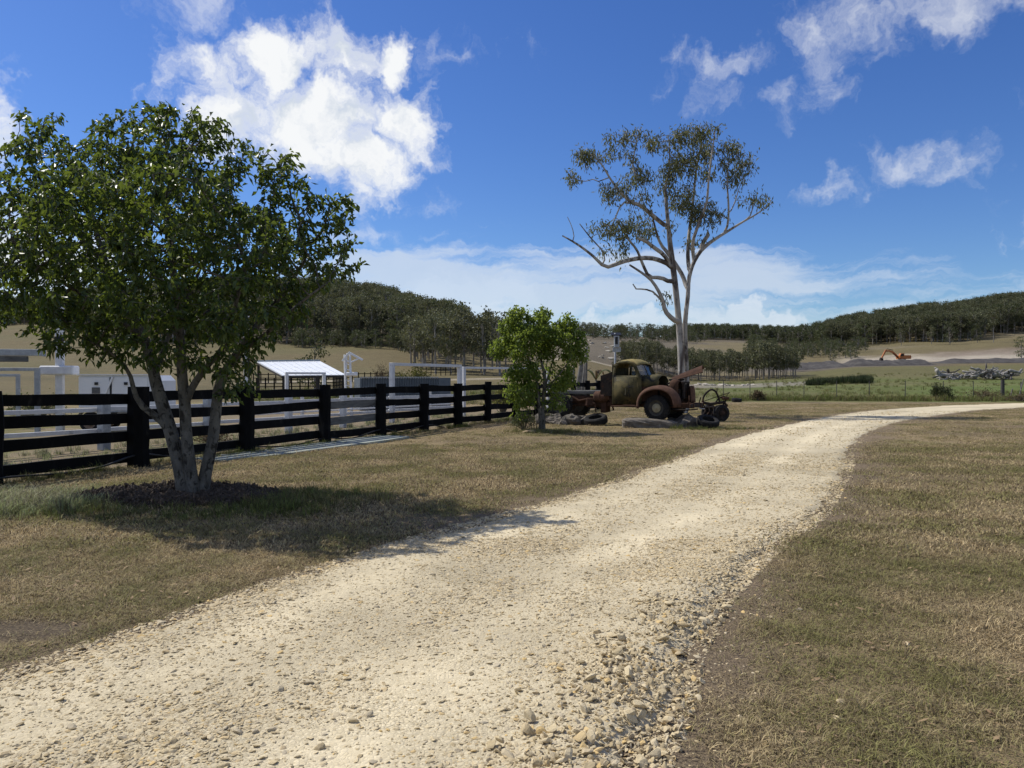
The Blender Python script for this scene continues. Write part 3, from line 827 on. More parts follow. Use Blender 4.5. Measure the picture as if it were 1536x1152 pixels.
# dark reeds in the wet strip of the paddock
rp = [(float((px - CX) / FPX * Y), Y) for px, Y in zip(1304 - 92 * rng.uniform(0, 1, 420) ** 1.6, rng.uniform(106, 118, 420))]
GR_REED = grass_material('dark_reeds', (.07, .07, .03), (.035, .05, .018), (.02, .025, .012), .3)
reed_src = [tuft(40, .5, .4, 1.05, .05, .7, 280 + k, GR_REED) for k in range(2)]
lay('reed_bed', np.array(rp), reed_src, .7, 1.2, 'dark green strip of reeds across the green paddock')

# mulch bed
def build_mulch():
    MUL = rough_mat('mulch', (.05, .037, .028), (.10, .076, .057), 30, .9, .6, (.15, .12, .10))
    srcs = []
    for k in range(3):
        rr = random.Random(k)
        mb = MB()
        for _ in range(26):
            q = Quaternion((rr.uniform(-1, 1), rr.uniform(-1, 1), rr.uniform(-1, 1), rr.uniform(-1, 1))).normalized()
            mb.box((rr.uniform(-.07, .07), rr.uniform(-.07, .07), rr.uniform(0, .02)), (rr.uniform(.02, .06), rr.uniform(.008, .02), .006), q)
        mb.rock((rr.uniform(-.04, .04), 0, .008), (.035, .03, .02), k, 1); mb.rock((rr.uniform(-.05, .05), .05, .005), (.03, .02, .018), k + 5, 1)
        srcs.append(source(mb.build('mulch', MUL, fix=False)))
    p = blob_points(1900, TREE.x - .18, TREE.y + .05, 1.4, .9)
    p = p[mulch_mask(p[:, 0], p[:, 1]) > .35]
    n = len(p)
    z = terrain(p[:, 0], p[:, 1]) + .05 * mulch_mask(p[:, 0], p[:, 1]) * (1 + .5 * vnoise(p[:, 0], p[:, 1], .25, 12, 3)) + rng.uniform(-.01, .015, n)
    s = rng.uniform(.6, 1.4, n)
    o = scatter('mulch_bed', np.stack([p[:, 0], p[:, 1], z], -1), np.stack([s, s, s * 1.4], -1), np.stack([rng.normal(0, .3, n), rng.normal(0, .3, n), rng.uniform(0, 6, n)], -1), rng.integers(0, 3, n), srcs)
    tag(o, 'dark bark mulch heaped round the foot of the broad tree', 'mulch', None, 'stuff')
build_mulch()
# ------------------------------------------------------------------ trees
def grow(seeds, attract, step, infl, kill, iters, seed=1):
    """space colonisation: seeds = [(pos, parent, radius)], returns positions, parents, given radii"""
    rr = np.random.default_rng(seed)
    P_ = [np.array(s[0], float) for s in seeds]; par = [s[1] for s in seeds]; rad = [s[2] for s in seeds]
    A = np.array(attract, float); N = np.array(P_)
    alive = np.ones(len(A), bool)
    nd, ni = np.full(len(A), 1e9), np.zeros(len(A), int)
    def upd(idx):
        nonlocal nd, ni
        pts = np.array([P_[i] for i in idx])
        for c in range(0, len(pts), 256):
            D = np.linalg.norm(A[:, None, :] - pts[None, c:c + 256, :], axis=2)
            j = D.argmin(1); dm = D[np.arange(len(A)), j]
            b = dm < nd
            nd[b] = dm[b]; ni[b] = np.array(idx)[c + j[b]]
    upd(list(range(len(P_))))
    made = {}
    for _ in range(iters):
        alive &= nd > kill
        sel = alive & (nd < infl)
        if not sel.any(): break
        dirs = {}
        for a in np.nonzero(sel)[0]:
            v = A[a] - P_[ni[a]]; v /= np.linalg.norm(v) + 1e-9
            dirs[ni[a]] = dirs.get(ni[a], 0) + v
        new = []
        for i, v in dirs.items():
            l = np.linalg.norm(v)
            if l < 1e-6 or made.get(i, 0) >= 3: continue
            made[i] = made.get(i, 0) + 1
            v = v / l + rr.normal(0, .14, 3); v /= np.linalg.norm(v)
            P_.append(P_[i] + v * step); par.append(i); rad.append(0); new.append(len(P_) - 1)
        if not new: break
        upd(new)
    return np.array(P_), np.array(par), np.array(rad)
def limb_seeds(limbs, step):
    """limbs: list of lists of (point, radius); a limb starts at the nearest node of those before it"""
    out = []
    for k, L in enumerate(limbs):
        pts = spline([p for p, _ in L], 8); rs = np.interp(np.linspace(0, 1, len(pts)), np.linspace(0, 1, len(L)), [r_ for _, r_ in L])
        last = -1
        if k and out:
            d = [(pts[0] - q[0]).length for q in out]; j = int(np.argmin(d))
            last = j if d[j] < .6 else -1
        acc = pts[0]; first = True
        for p, r_ in zip(pts, rs):
            if not first and (p - acc).length < step * .8: continue
            if first and last >= 0: first = False; acc = p; continue
            out.append((p, last, float(r_))); last = len(out) - 1; acc = p; first = False
    return out
def branch_mesh(N, par, rad, tip, power=2.3, rmin_draw=0.0, wob=0.0):
    n = len(N); kids = [[] for _ in range(n)]
    for i, p in enumerate(par):
        if p >= 0: kids[p].append(i)
    r_ = np.zeros(n)
    order = sorted(range(n), key=lambda i: -i)
    depth = np.zeros(n, int)
    for i in range(n):
        if par[i] >= 0: depth[i] = depth[par[i]] + 1
    for i in sorted(range(n), key=lambda k: -depth[k]):
        v = sum(r_[k] ** power for k in kids[i]) ** (1 / power) if kids[i] else tip
        r_[i] = max(v, tip) if rad[i] == 0 else rad[i]
    for i in sorted(range(n), key=lambda k: depth[k]):          # no branch thicker than what carries it
        if par[i] >= 0: r_[i] = min(r_[i], r_[par[i]] * (1.0 if rad[i] else .93))
    mb = MB(); done = set()
    roots = [i for i in range(n) if par[i] < 0]
    stack = [(None, i) for i in roots]
    while stack:
        start, i = stack.pop()
        chain = ([start] if start is not None else []) + [i]
        while kids[chain[-1]]:
            ks = sorted(kids[chain[-1]], key=lambda k: -r_[k])
            for k in ks[1:]: stack.append((chain[-1], k))
            chain.append(ks[0])
        pts = [Vector(N[c]) for c in chain]; rs = [r_[c] for c in chain]
        if start is not None: rs[0] = min(rs[0], rs[1] * 1.25)
        if max(rs) < rmin_draw: continue
        sides = 10 if max(rs) > .06 else 6 if max(rs) > .018 else 4 if max(rs) > .006 else 3
        if len(pts) > 1: mb.tube(pts, rs, sides, cap=False)
    return mb, r_, kids
def leaves(base, direc, L, W, seed, fold=.35, segs=1):
    """leaf blades at points; base (n,3), direc (n,3) unit; returns V, F (quads/tris as quads)"""
    rr = np.random.default_rng(seed); n = len(base)
    L = L * rr.uniform(.5, 1.3, n)[:, None]; W = W * rr.uniform(.6, 1.25, n)[:, None]
    d = direc / np.linalg.norm(direc, axis=1)[:, None]
    t = rr.normal(size=(n, 3)); s = np.cross(d, t); s /= np.linalg.norm(s, axis=1)[:, None] + 1e-9
    u = np.cross(s, d)
    droop = np.array([0, 0, -1.0])
    mid = base + d * L * .5 + u * W * fold * .3
    tip = base + d * L * .95 + droop * L * .18
    l_, r2 = mid + s * W * .5 + u * W * fold, mid - s * W * .5 + u * W * fold
    V = np.stack([base, l_, tip, r2], 1).reshape(-1, 3)
    i = np.arange(n) * 4
    F = np.concatenate([np.stack([i, i + 1, i + 2], -1), np.stack([i, i + 2, i + 3], -1)])
    return V, F
def blob_attract(blobs, n, Yc, conv, seed, squash=.9, shell=.35):
    """blobs: (x, y, rx, ry, depth offset m[, weight]) in picture units -> points in 3D"""
    rr = np.random.default_rng(seed); out = []
    w = np.array([b[2] * b[3] * (b[5] if len(b) > 5 else 1) for b in blobs], float); w /= w.sum()
    for b, k in zip(blobs, rr.multinomial(n, w)):
        px, py = conv(b[0], b[1]); Y = Yc + b[4]
        c = np.array(P(px, py, Y)); sc = conv(b[0] + b[2], b[1])[0] - px; rx = sc / FPX * Y
        ry = (conv(b[0], b[1] + b[3])[1] - py) / FPX * Y
        v = rr.normal(size=(k, 3)); v /= np.linalg.norm(v, axis=1)[:, None]
        q = rr.uniform(shell ** 3, 1, k) ** (1 / 3)
        rz = (rx + ry) / 2 * squash
        out.append(c + v * q[:, None] * np.array([rx, rz, ry]))
    return np.concatenate(out)
def tree_thing(name, base, label, cat='tree', group=None):
    return empty(name, base, 0, label, cat, group)
def local(V, base): return np.asarray(V) - np.array(base)

BARK_FIG = rough_mat('grey_bark', (.095, .088, .074), (.165, .155, .132), 9, .92, .9, (.03, .027, .022), bd=.03, sc3=13, thr=(.50, .62), stretch=(1, 1, .6))
BARK_TWIG = rough_mat('twig_bark', (.10, .085, .06), (.19, .165, .125), 8, .9, .3)
BARK_GUM = rough_mat('pale_gum_bark', (.25, .225, .195), (.42, .39, .345), 2.4, .85, .5, (.085, .068, .058), bd=.03, sc3=1.7, thr=(.50, .60), stretch=(1, 1, .4))
LEAF_FIG = leaf_mat('dark_glossy_leaf', [(.018, .036, .010), (.03, .058, .014), (.048, .086, .018), (.11, .14, .028)], .34, .38, .4, (.30, .38, .045))
LEAF_YOUNG = leaf_mat('bright_young_leaf', [(.10, .16, .028), (.145, .235, .04), (.19, .28, .05), (.25, .31, .08)], .48, .45, .3, (.42, .52, .07))
LEAF_GUM = leaf_mat('grey_green_gum_leaf', [(.085, .098, .045), (.125, .135, .062), (.16, .165, .078), (.22, .19, .10)], .36, .5, .35, (.28, .30, .10))

# ---- the broad multi-stemmed tree beside the road
def build_fig():
    Yt = TREE.y
    def S(px, py, dy=0.0): return P(px, py, Yt + dy)
    limbs = [
        [(S(282, 762), .155), (S(278, 740), .135), (S(270, 700), .112), (S(258, 655), .10), (S(246, 615, .03), .095), (S(234, 575, .06), .088), (S(222, 525, .1), .075), (S(196, 465, .2), .06), (S(160, 395, .3), .045), (S(135, 310, .45), .03)],
        [(S(290, 762, -.03), .11), (S(290, 740, -.04), .10), (S(284, 695, -.05), .09), (S(279, 650, -.06), .085), (S(277, 605, -.08), .085), (S(273, 560, -.12), .075), (S(270, 500, -.2), .06), (S(262, 420, -.35), .05), (S(255, 330, -.5), .036)],
        [(S(304, 762, .03), .125), (S(304, 735, .04), .10), (S(310, 700, .05), .09), (S(319, 660, .06), .083), (S(324, 615, .07), .08), (S(330, 575, .08), .075), (S(352, 535, .1), .06), (S(385, 490, .2), .05), (S(425, 440, .35), .036), (S(465, 380, .5), .024)],
        [(S(254, 645), .06), (S(238, 628, -.05), .055), (S(214, 610, -.1), .045), (S(202, 590, -.15), .038), (S(196, 565, -.2), .03), (S(180, 540, -.3), .024), (S(150, 520, -.45), .018), (S(110, 500, -.6), .012)],
        [(S(279, 600, -.08), .06), (S(292, 575, -.15), .052), (S(310, 550, -.25), .045), (S(335, 520, -.4), .038), (S(350, 470, -.6), .03), (S(370, 400, -.8), .022)],
        [(S(232, 565, .06), .05), (S(240, 540, .3), .045), (S(255, 500, .6), .038), (S(290, 430, 1.0), .03), (S(320, 350, 1.3), .022)],
        [(S(215, 510, .1), .04), (S(180, 480, .0), .034), (S(120, 440, -.3), .028), (S(60, 400, -.6), .022), (S(10, 350, -.9), .016)],
        [(S(352, 535, .1), .035), (S(400, 500, -.3), .028), (S(450, 455, -.5), .02), (S(505, 415, -.6), .012)],
        [(S(160, 395, .3), .03), (S(100, 330, .6), .024), (S(50, 250, .7), .016)]]
    limbs = [[(p, r_ * .88) for p, r_ in L] for L in limbs]
    seeds = limb_seeds(limbs, .16)
    blobs = [  # x, y, rx, ry in photo pixels, depth offset, weight
        (60, 200, 48, 42, .5), (50, 270, 70, 70, .2), (25, 330, 72, 90, -.2), (135, 195, 20, 30, .3, .5), (135, 250, 60, 50, -.2),
        (210, 215, 62, 62, .3), (270, 205, 60, 50, -.2), (320, 235, 60, 58, .2), (380, 285, 66, 62, -.1), (435, 262, 36, 34, .2), (455, 330, 64, 56, .1),
        (505, 318, 38, 34, -.1), (500, 385, 46, 42, .2), (530, 402, 18, 16, .0), (430, 410, 70, 60, -.3), (350, 370, 95, 80, -.9), (350, 370, 95, 80, 1.0),
        (250, 320, 110, 95, -1.2), (250, 320, 110, 95, 1.2), (130, 340, 100, 90, -1.1), (130, 340, 100, 90, 1.1), (60, 420, 85, 70, -.4), (-15, 390, 62, 95, .3, .8),
        (130, 450, 90, 60, -.8), (230, 440, 90, 60, -1.3), (330, 460, 80, 50, -1.1), (230, 440, 100, 60, 1.3), (60, 470, 60, 36, .4), (110, 505, 55, 28, -.3),
        (170, 535, 36, 26, -.3, .7), (400, 455, 60, 34, .4), (445, 432, 46, 22, .2), (360, 578, 26, 26, -.3, .8), (365, 545, 28, 26, .1, .6), (300, 480, 80, 40, .9), 
        (235, 525, 60, 30, -.9, .5), (315, 530, 56, 28, -.8, .5), (170, 500, 60, 34, .6, .6), (390, 505, 46, 26, -.2, .5), (280, 545, 60, 24, .7, .4), (420, 470, 50, 26, -.4, .6), (345, 555, 34, 30, .3, .4), (180, 270, 90, 70, .8)]
    A = blob_attract(blobs, 5600, Yt, lambda x, y: (x, y), 5, .95, .5)
    N, par, rad = grow(seeds, A, .13, 1.5, .14, 70, 3)
    mb, r_, kids = branch_mesh(N, par, rad, .0052)
    t = tree_thing('broadleaf_tree', TREE, 'broad dark green tree with several grey stems rising from a mulch bed')
    mb.v = [v - TREE for v in mb.v]
    mb.build('trunk', BARK_FIG, t, smooth=True, fix=False)
    rr = np.random.default_rng(8)
    thin = [i for i in range(len(N)) if r_[i] < .0135 and par[i] >= 0]
    B, D = [], []
    for i in thin:
        tipn = not kids[i]
        k = 17 if tipn else 6
        ax = N[i] - N[par[i]]; ax /= np.linalg.norm(ax) + 1e-9
        q = rr.uniform(0, 1, (k, 1))
        B.append(N[par[i]] + (N[i] - N[par[i]]) * q + rr.normal(0, .035, (k, 3)))
        v = rr.normal(size=(k, 3)) * .8 + ax * .7 + np.array([0, 0, -.55])
        D.append(v)
    B, D = np.concatenate(B), np.concatenate(D)
    V, F = leaves(B, D, .10, .047, 4)
    mesh_obj('crown', local(V, TREE), F, LEAF_FIG, t)
    print('fig', len(N), len(B))
build_fig()

# ---- the bright green young tree by the truck
def build_young():
    conv = lambda x, y: (720 + x / 4.8, 440 + y / 4.8)          # from an enlarged view of the photo
    Yt = SMALL.y
    def S(x, y, dy=0.0): q = conv(x, y); return P(q[0], q[1], Yt + dy)
    limbs = [
        [(S(455, 1015), .085), (S(455, 960), .07), (S(452, 880), .062), (S(455, 780), .055), (S(462, 680), .052), (S(465, 590), .048), (S(440, 480), .035), (S(440, 380), .025), (S(430, 280), .015)],
        [(S(438, 1015, -.05), .06), (S(436, 940, -.06), .05), (S(425, 800, -.1), .042), (S(410, 650, -.2), .036), (S(385, 540, -.3), .026), (S(330, 420, -.5), .016), (S(290, 320, -.6), .01)],
        [(S(462, 700), .035), (S(490, 600, .1), .03), (S(520, 500, .2), .022), (S(570, 400, .3), .014), (S(620, 300, .4), .009)],
        [(S(460, 720), .03), (S(520, 640, -.2), .024), (S(590, 560, -.3), .017), (S(660, 460, -.4), .01)],
        [(S(425, 800, -.1), .025), (S(350, 640, .2), .02), (S(280, 520, .4), .014), (S(210, 430, .5), .009)],
        [(S(445, 860), .022), (S(380, 800, -.3), .016), (S(300, 740, -.5), .011), (S(240, 700, -.5), .008)],
        [(S(465, 620), .03), (S(480, 500, .5), .022), (S(500, 350, .7), .014), (S(480, 220, .6), .009)]]
    seeds = limb_seeds(limbs, .12)
    blobs = [(290, 160, 75, 55, -.2), (450, 150, 58, 48, .2), (620, 230, 70, 62, .2), (240, 250, 90, 70, .1), (160, 400, 68, 66, 0), (350, 300, 90, 70, -.5), (470, 300, 90, 70, .5),
             (560, 320, 80, 60, -.4), (680, 330, 60, 60, .1), (700, 400, 60, 50, 0), (720, 450, 50, 40, .2, .6), (640, 430, 60, 60, .5), (650, 560, 40, 50, .1, .5), (230, 360, 80, 60, .5), (300, 420, 80, 50, -.5, .6),
             (210, 590, 50, 45, -.1, .8), (260, 620, 50, 40, .1, .7), (220, 730, 56, 50, -.2, .5), (280, 800, 50, 36, -.3, .3), (260, 880, 30, 20, -.2, .2), (340, 700, 50, 60, -.4, .3), (560, 750, 50, 50, -.3, .12), (420, 200, 70, 50, -.3), (590, 810, 50, 36, -.2, .1), (450, 420, 90, 60, 0, .5),
             (300, 540, 70, 60, -.2, .3), (350, 620, 70, 60, .2, .25), (540, 560, 60, 60, .2, .2), (600, 650, 60, 60, -.1, .25), (640, 620, 50, 50, .2, .25), (420, 560, 60, 50, -.5, .15), (300, 780, 50, 40, .1, .15), (540, 700, 50, 50, -.3, .08), (250, 690, 50, 50, .2, .25)]
    blobs = [(450 + (b[0] - 450) * (1.06 if b[1] < 470 else .97), b[1], b[2] * 1.14, b[3] * 1.12, *b[4:]) for b in blobs]
    A = blob_attract(blobs, 3600, Yt, conv, 15, .95)
    N, par, rad = grow(seeds, A, .11, 1.2, .13, 60, 4)
    mb, r_, kids = branch_mesh(N, par, rad, .003)
    t = tree_thing('young_tree', SMALL, 'slender bright green young tree beside the rusty truck')
    mb.v = [v - SMALL for v in mb.v]
    mb.build('trunk', BARK_FIG, t, smooth=True, fix=False)
    rr = np.random.default_rng(9); B, D = [], []
    for i in range(len(N)):
        if r_[i] < .008 and par[i] >= 0:
            k = 20 if not kids[i] else 8
            q = rr.uniform(0, 1, (k, 1))
            B.append(N[par[i]] + (N[i] - N[par[i]]) * q + rr.normal(0, .06, (k, 3))); D.append(rr.normal(size=(k, 3)) * .8 + np.array([0, 0, -.5]))
    B, D = np.concatenate(B), np.concatenate(D)
    V, F = leaves(B, D, .11, .06, 6)
    mesh_obj('crown', local(V, SMALL), F, LEAF_YOUNG, t)
    # scrubby suckers at the foot
    rr = random.Random(4); mb = MB()
    for _ in range(46):
        a = rr.uniform(0, 6.28); h = rr.uniform(.25, .75); q = rr.uniform(.1, .45)
        b0 = Vector((-.15 + .15 * math.cos(a), .12 * math.sin(a), .05)); mb.tube([b0, b0 + Vector((q * .4 * math.cos(a), q * .4 * math.sin(a), h * .6)), b0 + Vector((q * math.cos(a), q * math.sin(a), h))], [.006, .005, .002], 4, False)
    mb.build('sucker_stems', BARK_TWIG, t, fix=False)
    # low sandy mound
    print('young', len(N), len(B))
build_young()

# ---- the tall gum behind the truck
GUM_Y = 34.0
GUM = Vector(((1020 - CX) / FPX * GUM_Y, GUM_Y, 0))
def build_gum():
    conv = lambda x, y: (820 + x / 2.742, 160 + y / 2.742)
    def S(x, y, dy=0.0): q = conv(x, y); return P(q[0], q[1], GUM_Y + dy)
    u = 1 / 2.742 / FPX * GUM_Y                                   # metres for one unit of the enlarged view
    L = lambda *p: [(S(a, b, dy), r_ * u) for a, b, dy, r_ in p]
    limbs = [
        L((560, 1265, 0, 18), (557, 1190, 0, 15.2), (554, 1105, 0, 14.1), (551, 1010, 0, 13.6), (546, 920, 0, 14.1), (540, 850, 0, 12.4), (533, 780, 0, 12.4), (524, 700, 0, 14.1), (516, 640, 0, 12.7), (506, 560, 0, 10.6), (498, 480, 0, 8.45), (490, 390, 0, 7.04), (488, 330, 0.2, 4.93), (505, 240, 0.3, 3.52), (498, 120, 0.3, 1.76)),
        L((580, 1265, 0.2, 13.6), (577, 1190, 0.2, 11.8), (575, 1100, 0.2, 10.7), (571, 1000, 0.2, 10.1), (568, 920, 0.2, 10.7), (572, 850, 0.1, 9.59), (580, 780, 0.1, 8.98), (584, 710, 0.1, 8.45), (600, 650, 0.1, 9.86), (628, 600, 0.1, 9.15), (660, 568, 0.2, 7.74), (700, 540, 0.3, 6.34), (740, 515, 0.4, 5.63), (800, 478, 0.5, 4.22), (850, 450, 0.6, 3.17), (895, 420, 0.7, 2.11), (930, 395, 0.7, 1.41)),
        L((514, 655, 0, 10), (470, 635, -.2, 10), (430, 624, -.4, 9.5), (380, 624, -.6, 9), (320, 636, -.8, 8.5), (275, 652, -.9, 8), (238, 658, -1, 7.5), (190, 615, -1.1, 5.5), (135, 573, -1.2, 4.5), (80, 540, -1.3, 3), (45, 522, -1.3, 2)),
        L((543, 892, -.2, 12), (505, 862, -.4, 10), (485, 835, -.5, 9), (478, 800, -.6, 8), (460, 760, -.7, 7), (430, 715, -.8, 6), (385, 680, -.9, 5), (330, 645, -1, 3.5)),
        L((512, 735, -.1, 9), (490, 712, -.2, 8.5), (455, 703, -.3, 8), (420, 698, -.4, 7), (395, 650, -.5, 6), (370, 590, -.7, 5), (330, 540, -.9, 4), (290, 470, -1.1, 3)),
        L((462, 800, -.6, 4), (448, 770, -.7, 4), (420, 755, -.8, 3.6), (385, 750, -.9, 3.2), (360, 748, -1, 2.8), (353, 725, -1, 2)),
        L((578, 760, .3, 12), (560, 700, .5, 11), (530, 650, .7, 9.5), (495, 600, .9, 8), (465, 560, 1, 6), (440, 480, 1.1, 4), (430, 420, 1.2, 3)),
        L((588, 690, .2, 9), (580, 620, .4, 8), (583, 540, .6, 7), (592, 460, .8, 6), (603, 370, .9, 5), (612, 270, 1, 4), (628, 190, 1, 3), (640, 120, 1, 2)),
        L((520, 670, .1, 9), (480, 610, -.3, 8.5), (440, 580, -.6, 8), (400, 550, -.9, 7), (355, 540, -1.2, 5)),
        L((500, 500, 0, 9), (470, 478, -.3, 9), (430, 445, -.6, 8.5), (385, 408, -.9, 8), (345, 393, -1.1, 6.5), (300, 350, -1.3, 5), (262, 300, -1.4, 4), (225, 240, -1.5, 3), (180, 190, -1.5, 2)),
        L((345, 393, -1.1, 4), (310, 400, -1.2, 4), (285, 450, -1.3, 3), (260, 520, -1.3, 2.2)),
        L((628, 600, .1, 12), (640, 565, .1, 11), (658, 535, .1, 9.5), (675, 516, .1, 8)),
        L((735, 518, .4, 5), (745, 470, .3, 4.5), (746, 400, .2, 4), (740, 310, .2, 3), (745, 220, .3, 2)),
        L((605, 640, .3, 8), (600, 560, -.2, 7), (625, 480, -.5, 6), (655, 400, -.8, 5), (665, 300, -.9, 4), (680, 180, -.9, 3), (690, 110, -.9, 2)),
        L((238, 655, -1, 3), (232, 600, -1.2, 3), (180, 540, -1.3, 2.6), (125, 470, -1.4, 1.6)),
        L((115, 560, -1.2, 2), (105, 500, -1.2, 1.6), (75, 435, -1.2, 1)),
        L((370, 300, -.8, 4), (352, 240, -.6, 3.4), (362, 180, -.5, 2.6), (375, 110, -.4, 1.6)),
        L((820, 468, .5, 3), (840, 440, .4, 2.6), (850, 380, .4, 1.8)),
        L((745, 450, .3, 3), (770, 400, .5, 2.4), (785, 350, .6, 1.6)),
        L((225, 330, -1.2, 2), (200, 300, -1.0, 2), (150, 310, -.9, 1.6), (110, 300, -.9, 1))]
    seeds = limb_seeds(limbs, .3)
    blobs = [(170, 200, 52, 36, -1.2), (100, 290, 34, 36, -.9), (268, 175, 34, 30, -1.2, .7), (262, 130, 28, 24, -.8, .5), (312, 120, 36, 30, -.5, .6), (380, 112, 34, 28, -.4, .6), (445, 150, 42, 36, .2, .7),
             (545, 130, 44, 38, .4), (620, 110, 60, 38, .6), (695, 92, 28, 18, -.5, .7), (560, 225, 66, 44, .8, 1.3), (500, 262, 46, 40, .2, 1.2), (640, 185, 46, 40, .2), (752, 170, 42, 36, .2, 1.2),
             (808, 232, 48, 40, .5), (775, 288, 52, 34, .4, 1.2), (650, 270, 34, 40, -.6, .8), (858, 370, 38, 26, .6, 1.1), (905, 385, 24, 22, .7, .8), (820, 388, 22, 18, .4, .6), (565, 375, 48, 62, .6, 1.5), (620, 430, 44, 50, .2, 1.3),
             (688, 440, 34, 42, -.5, 1.3), (258, 350, 34, 46, -1.2, 1.2), (318, 330, 36, 42, -.9), (385, 280, 50, 44, -.6), (395, 370, 34, 34, -.8, .8), (305, 500, 50, 44, -1), (360, 480, 42, 40, -.6, .8), (230, 500, 28, 34, -1.3, .8),
             (305, 578, 34, 26, -.9), (415, 505, 32, 34, .8, .8), (235, 600, 26, 22, -1.2, .7), (595, 550, 30, 18, .5, .6), (505, 485, 26, 24, .1, .7), (480, 335, 34, 34, .4, .7), (720, 230, 30, 30, .1, .6), (345, 205, 30, 34, -.6, .5), (500, 780, 14, 12, -.6, .2), (460, 835, 9, 6, -.6, .12)]
    blobs = [(b[0], b[1] + 4, b[2] * 1.02, b[3] * .98, *b[4:]) for b in blobs]
    A = blob_attract(blobs, 3700, GUM_Y, conv, 25, 1.1, .2)
    N, par, rad = grow(seeds, A, .26, 2.6, .26, 60, 5)
    mb, r_, kids = branch_mesh(N, par, rad, .011)
    t = tree_thing('gum_tree', GUM, 'tall gum tree with pale forked trunk and open crown behind the truck')
    mb.v = [v - GUM for v in mb.v]
    mb.build('trunk', BARK_GUM, t, smooth=True, fix=False)
    rr = np.random.default_rng(10); B, D = [], []
    ns = len(seeds)
    for i in range(ns, len(N)):
        if r_[i] < .034:
            k = 25 if not kids[i] else 9
            q = rr.uniform(0, 1, (k, 1))
            B.append(N[par[i]] + (N[i] - N[par[i]]) * q + rr.normal(0, .15, (k, 3))); D.append(rr.normal(size=(k, 3)) * .6 + np.array([0, 0, -.9]))
    B, D = np.concatenate(B), np.concatenate(D)
    V, F = leaves(B, D, .20, .056, 7)
    mesh_obj('crown', local(V, GUM), F, LEAF_GUM, t)
    print('gum', len(N), len(B))
build_gum()
# ------------------------------------------------------------------ black fence
BLACK = rough_mat('black_oiled_timber', (.003, .003, .0035), (.006, .006, .0065), 7, .8, .5, (.03, .028, .025), spec=.12, bd=.006, sc3=3.5, thr=(.56, .74), stretch=(1, 1, .4))
GREYWOOD = rough_mat('weathered_grey_timber', (.085, .085, .083), (.15, .148, .14), 6, .85, .6, (.05, .048, .045), bd=.008, stretch=(.5, .5, 3))
WHITE = rough_mat('chalky_white_paint', (.56, .56, .57), (.68, .68, .67), 5, .6, .15, (.36, .36, .37), spec=.35, thr=(.58, .74))
GALV = rough_mat('galvanised_steel', (.28, .30, .32), (.40, .42, .44), 8, .5, .1, (.22, .23, .25), metal=.15, spec=.4)
HOSE = rough_mat('black_poly_pipe', (.012, .012, .013), (.02, .02, .02), 5, .5, 0)
FAN = math.atan2(FENCE_D.y, FENCE_D.x)
def fpt(Y, off=0, z=0):
    """point on the black fence line at depth Y, off metres towards the road"""
    n = Vector((1, -.452, 0)).normalized()
    return Vector((-12.9 + .452 * Y, Y, z)) + n * off
def fY(px): return 12.9 / (.452 - (px - CX) / FPX)
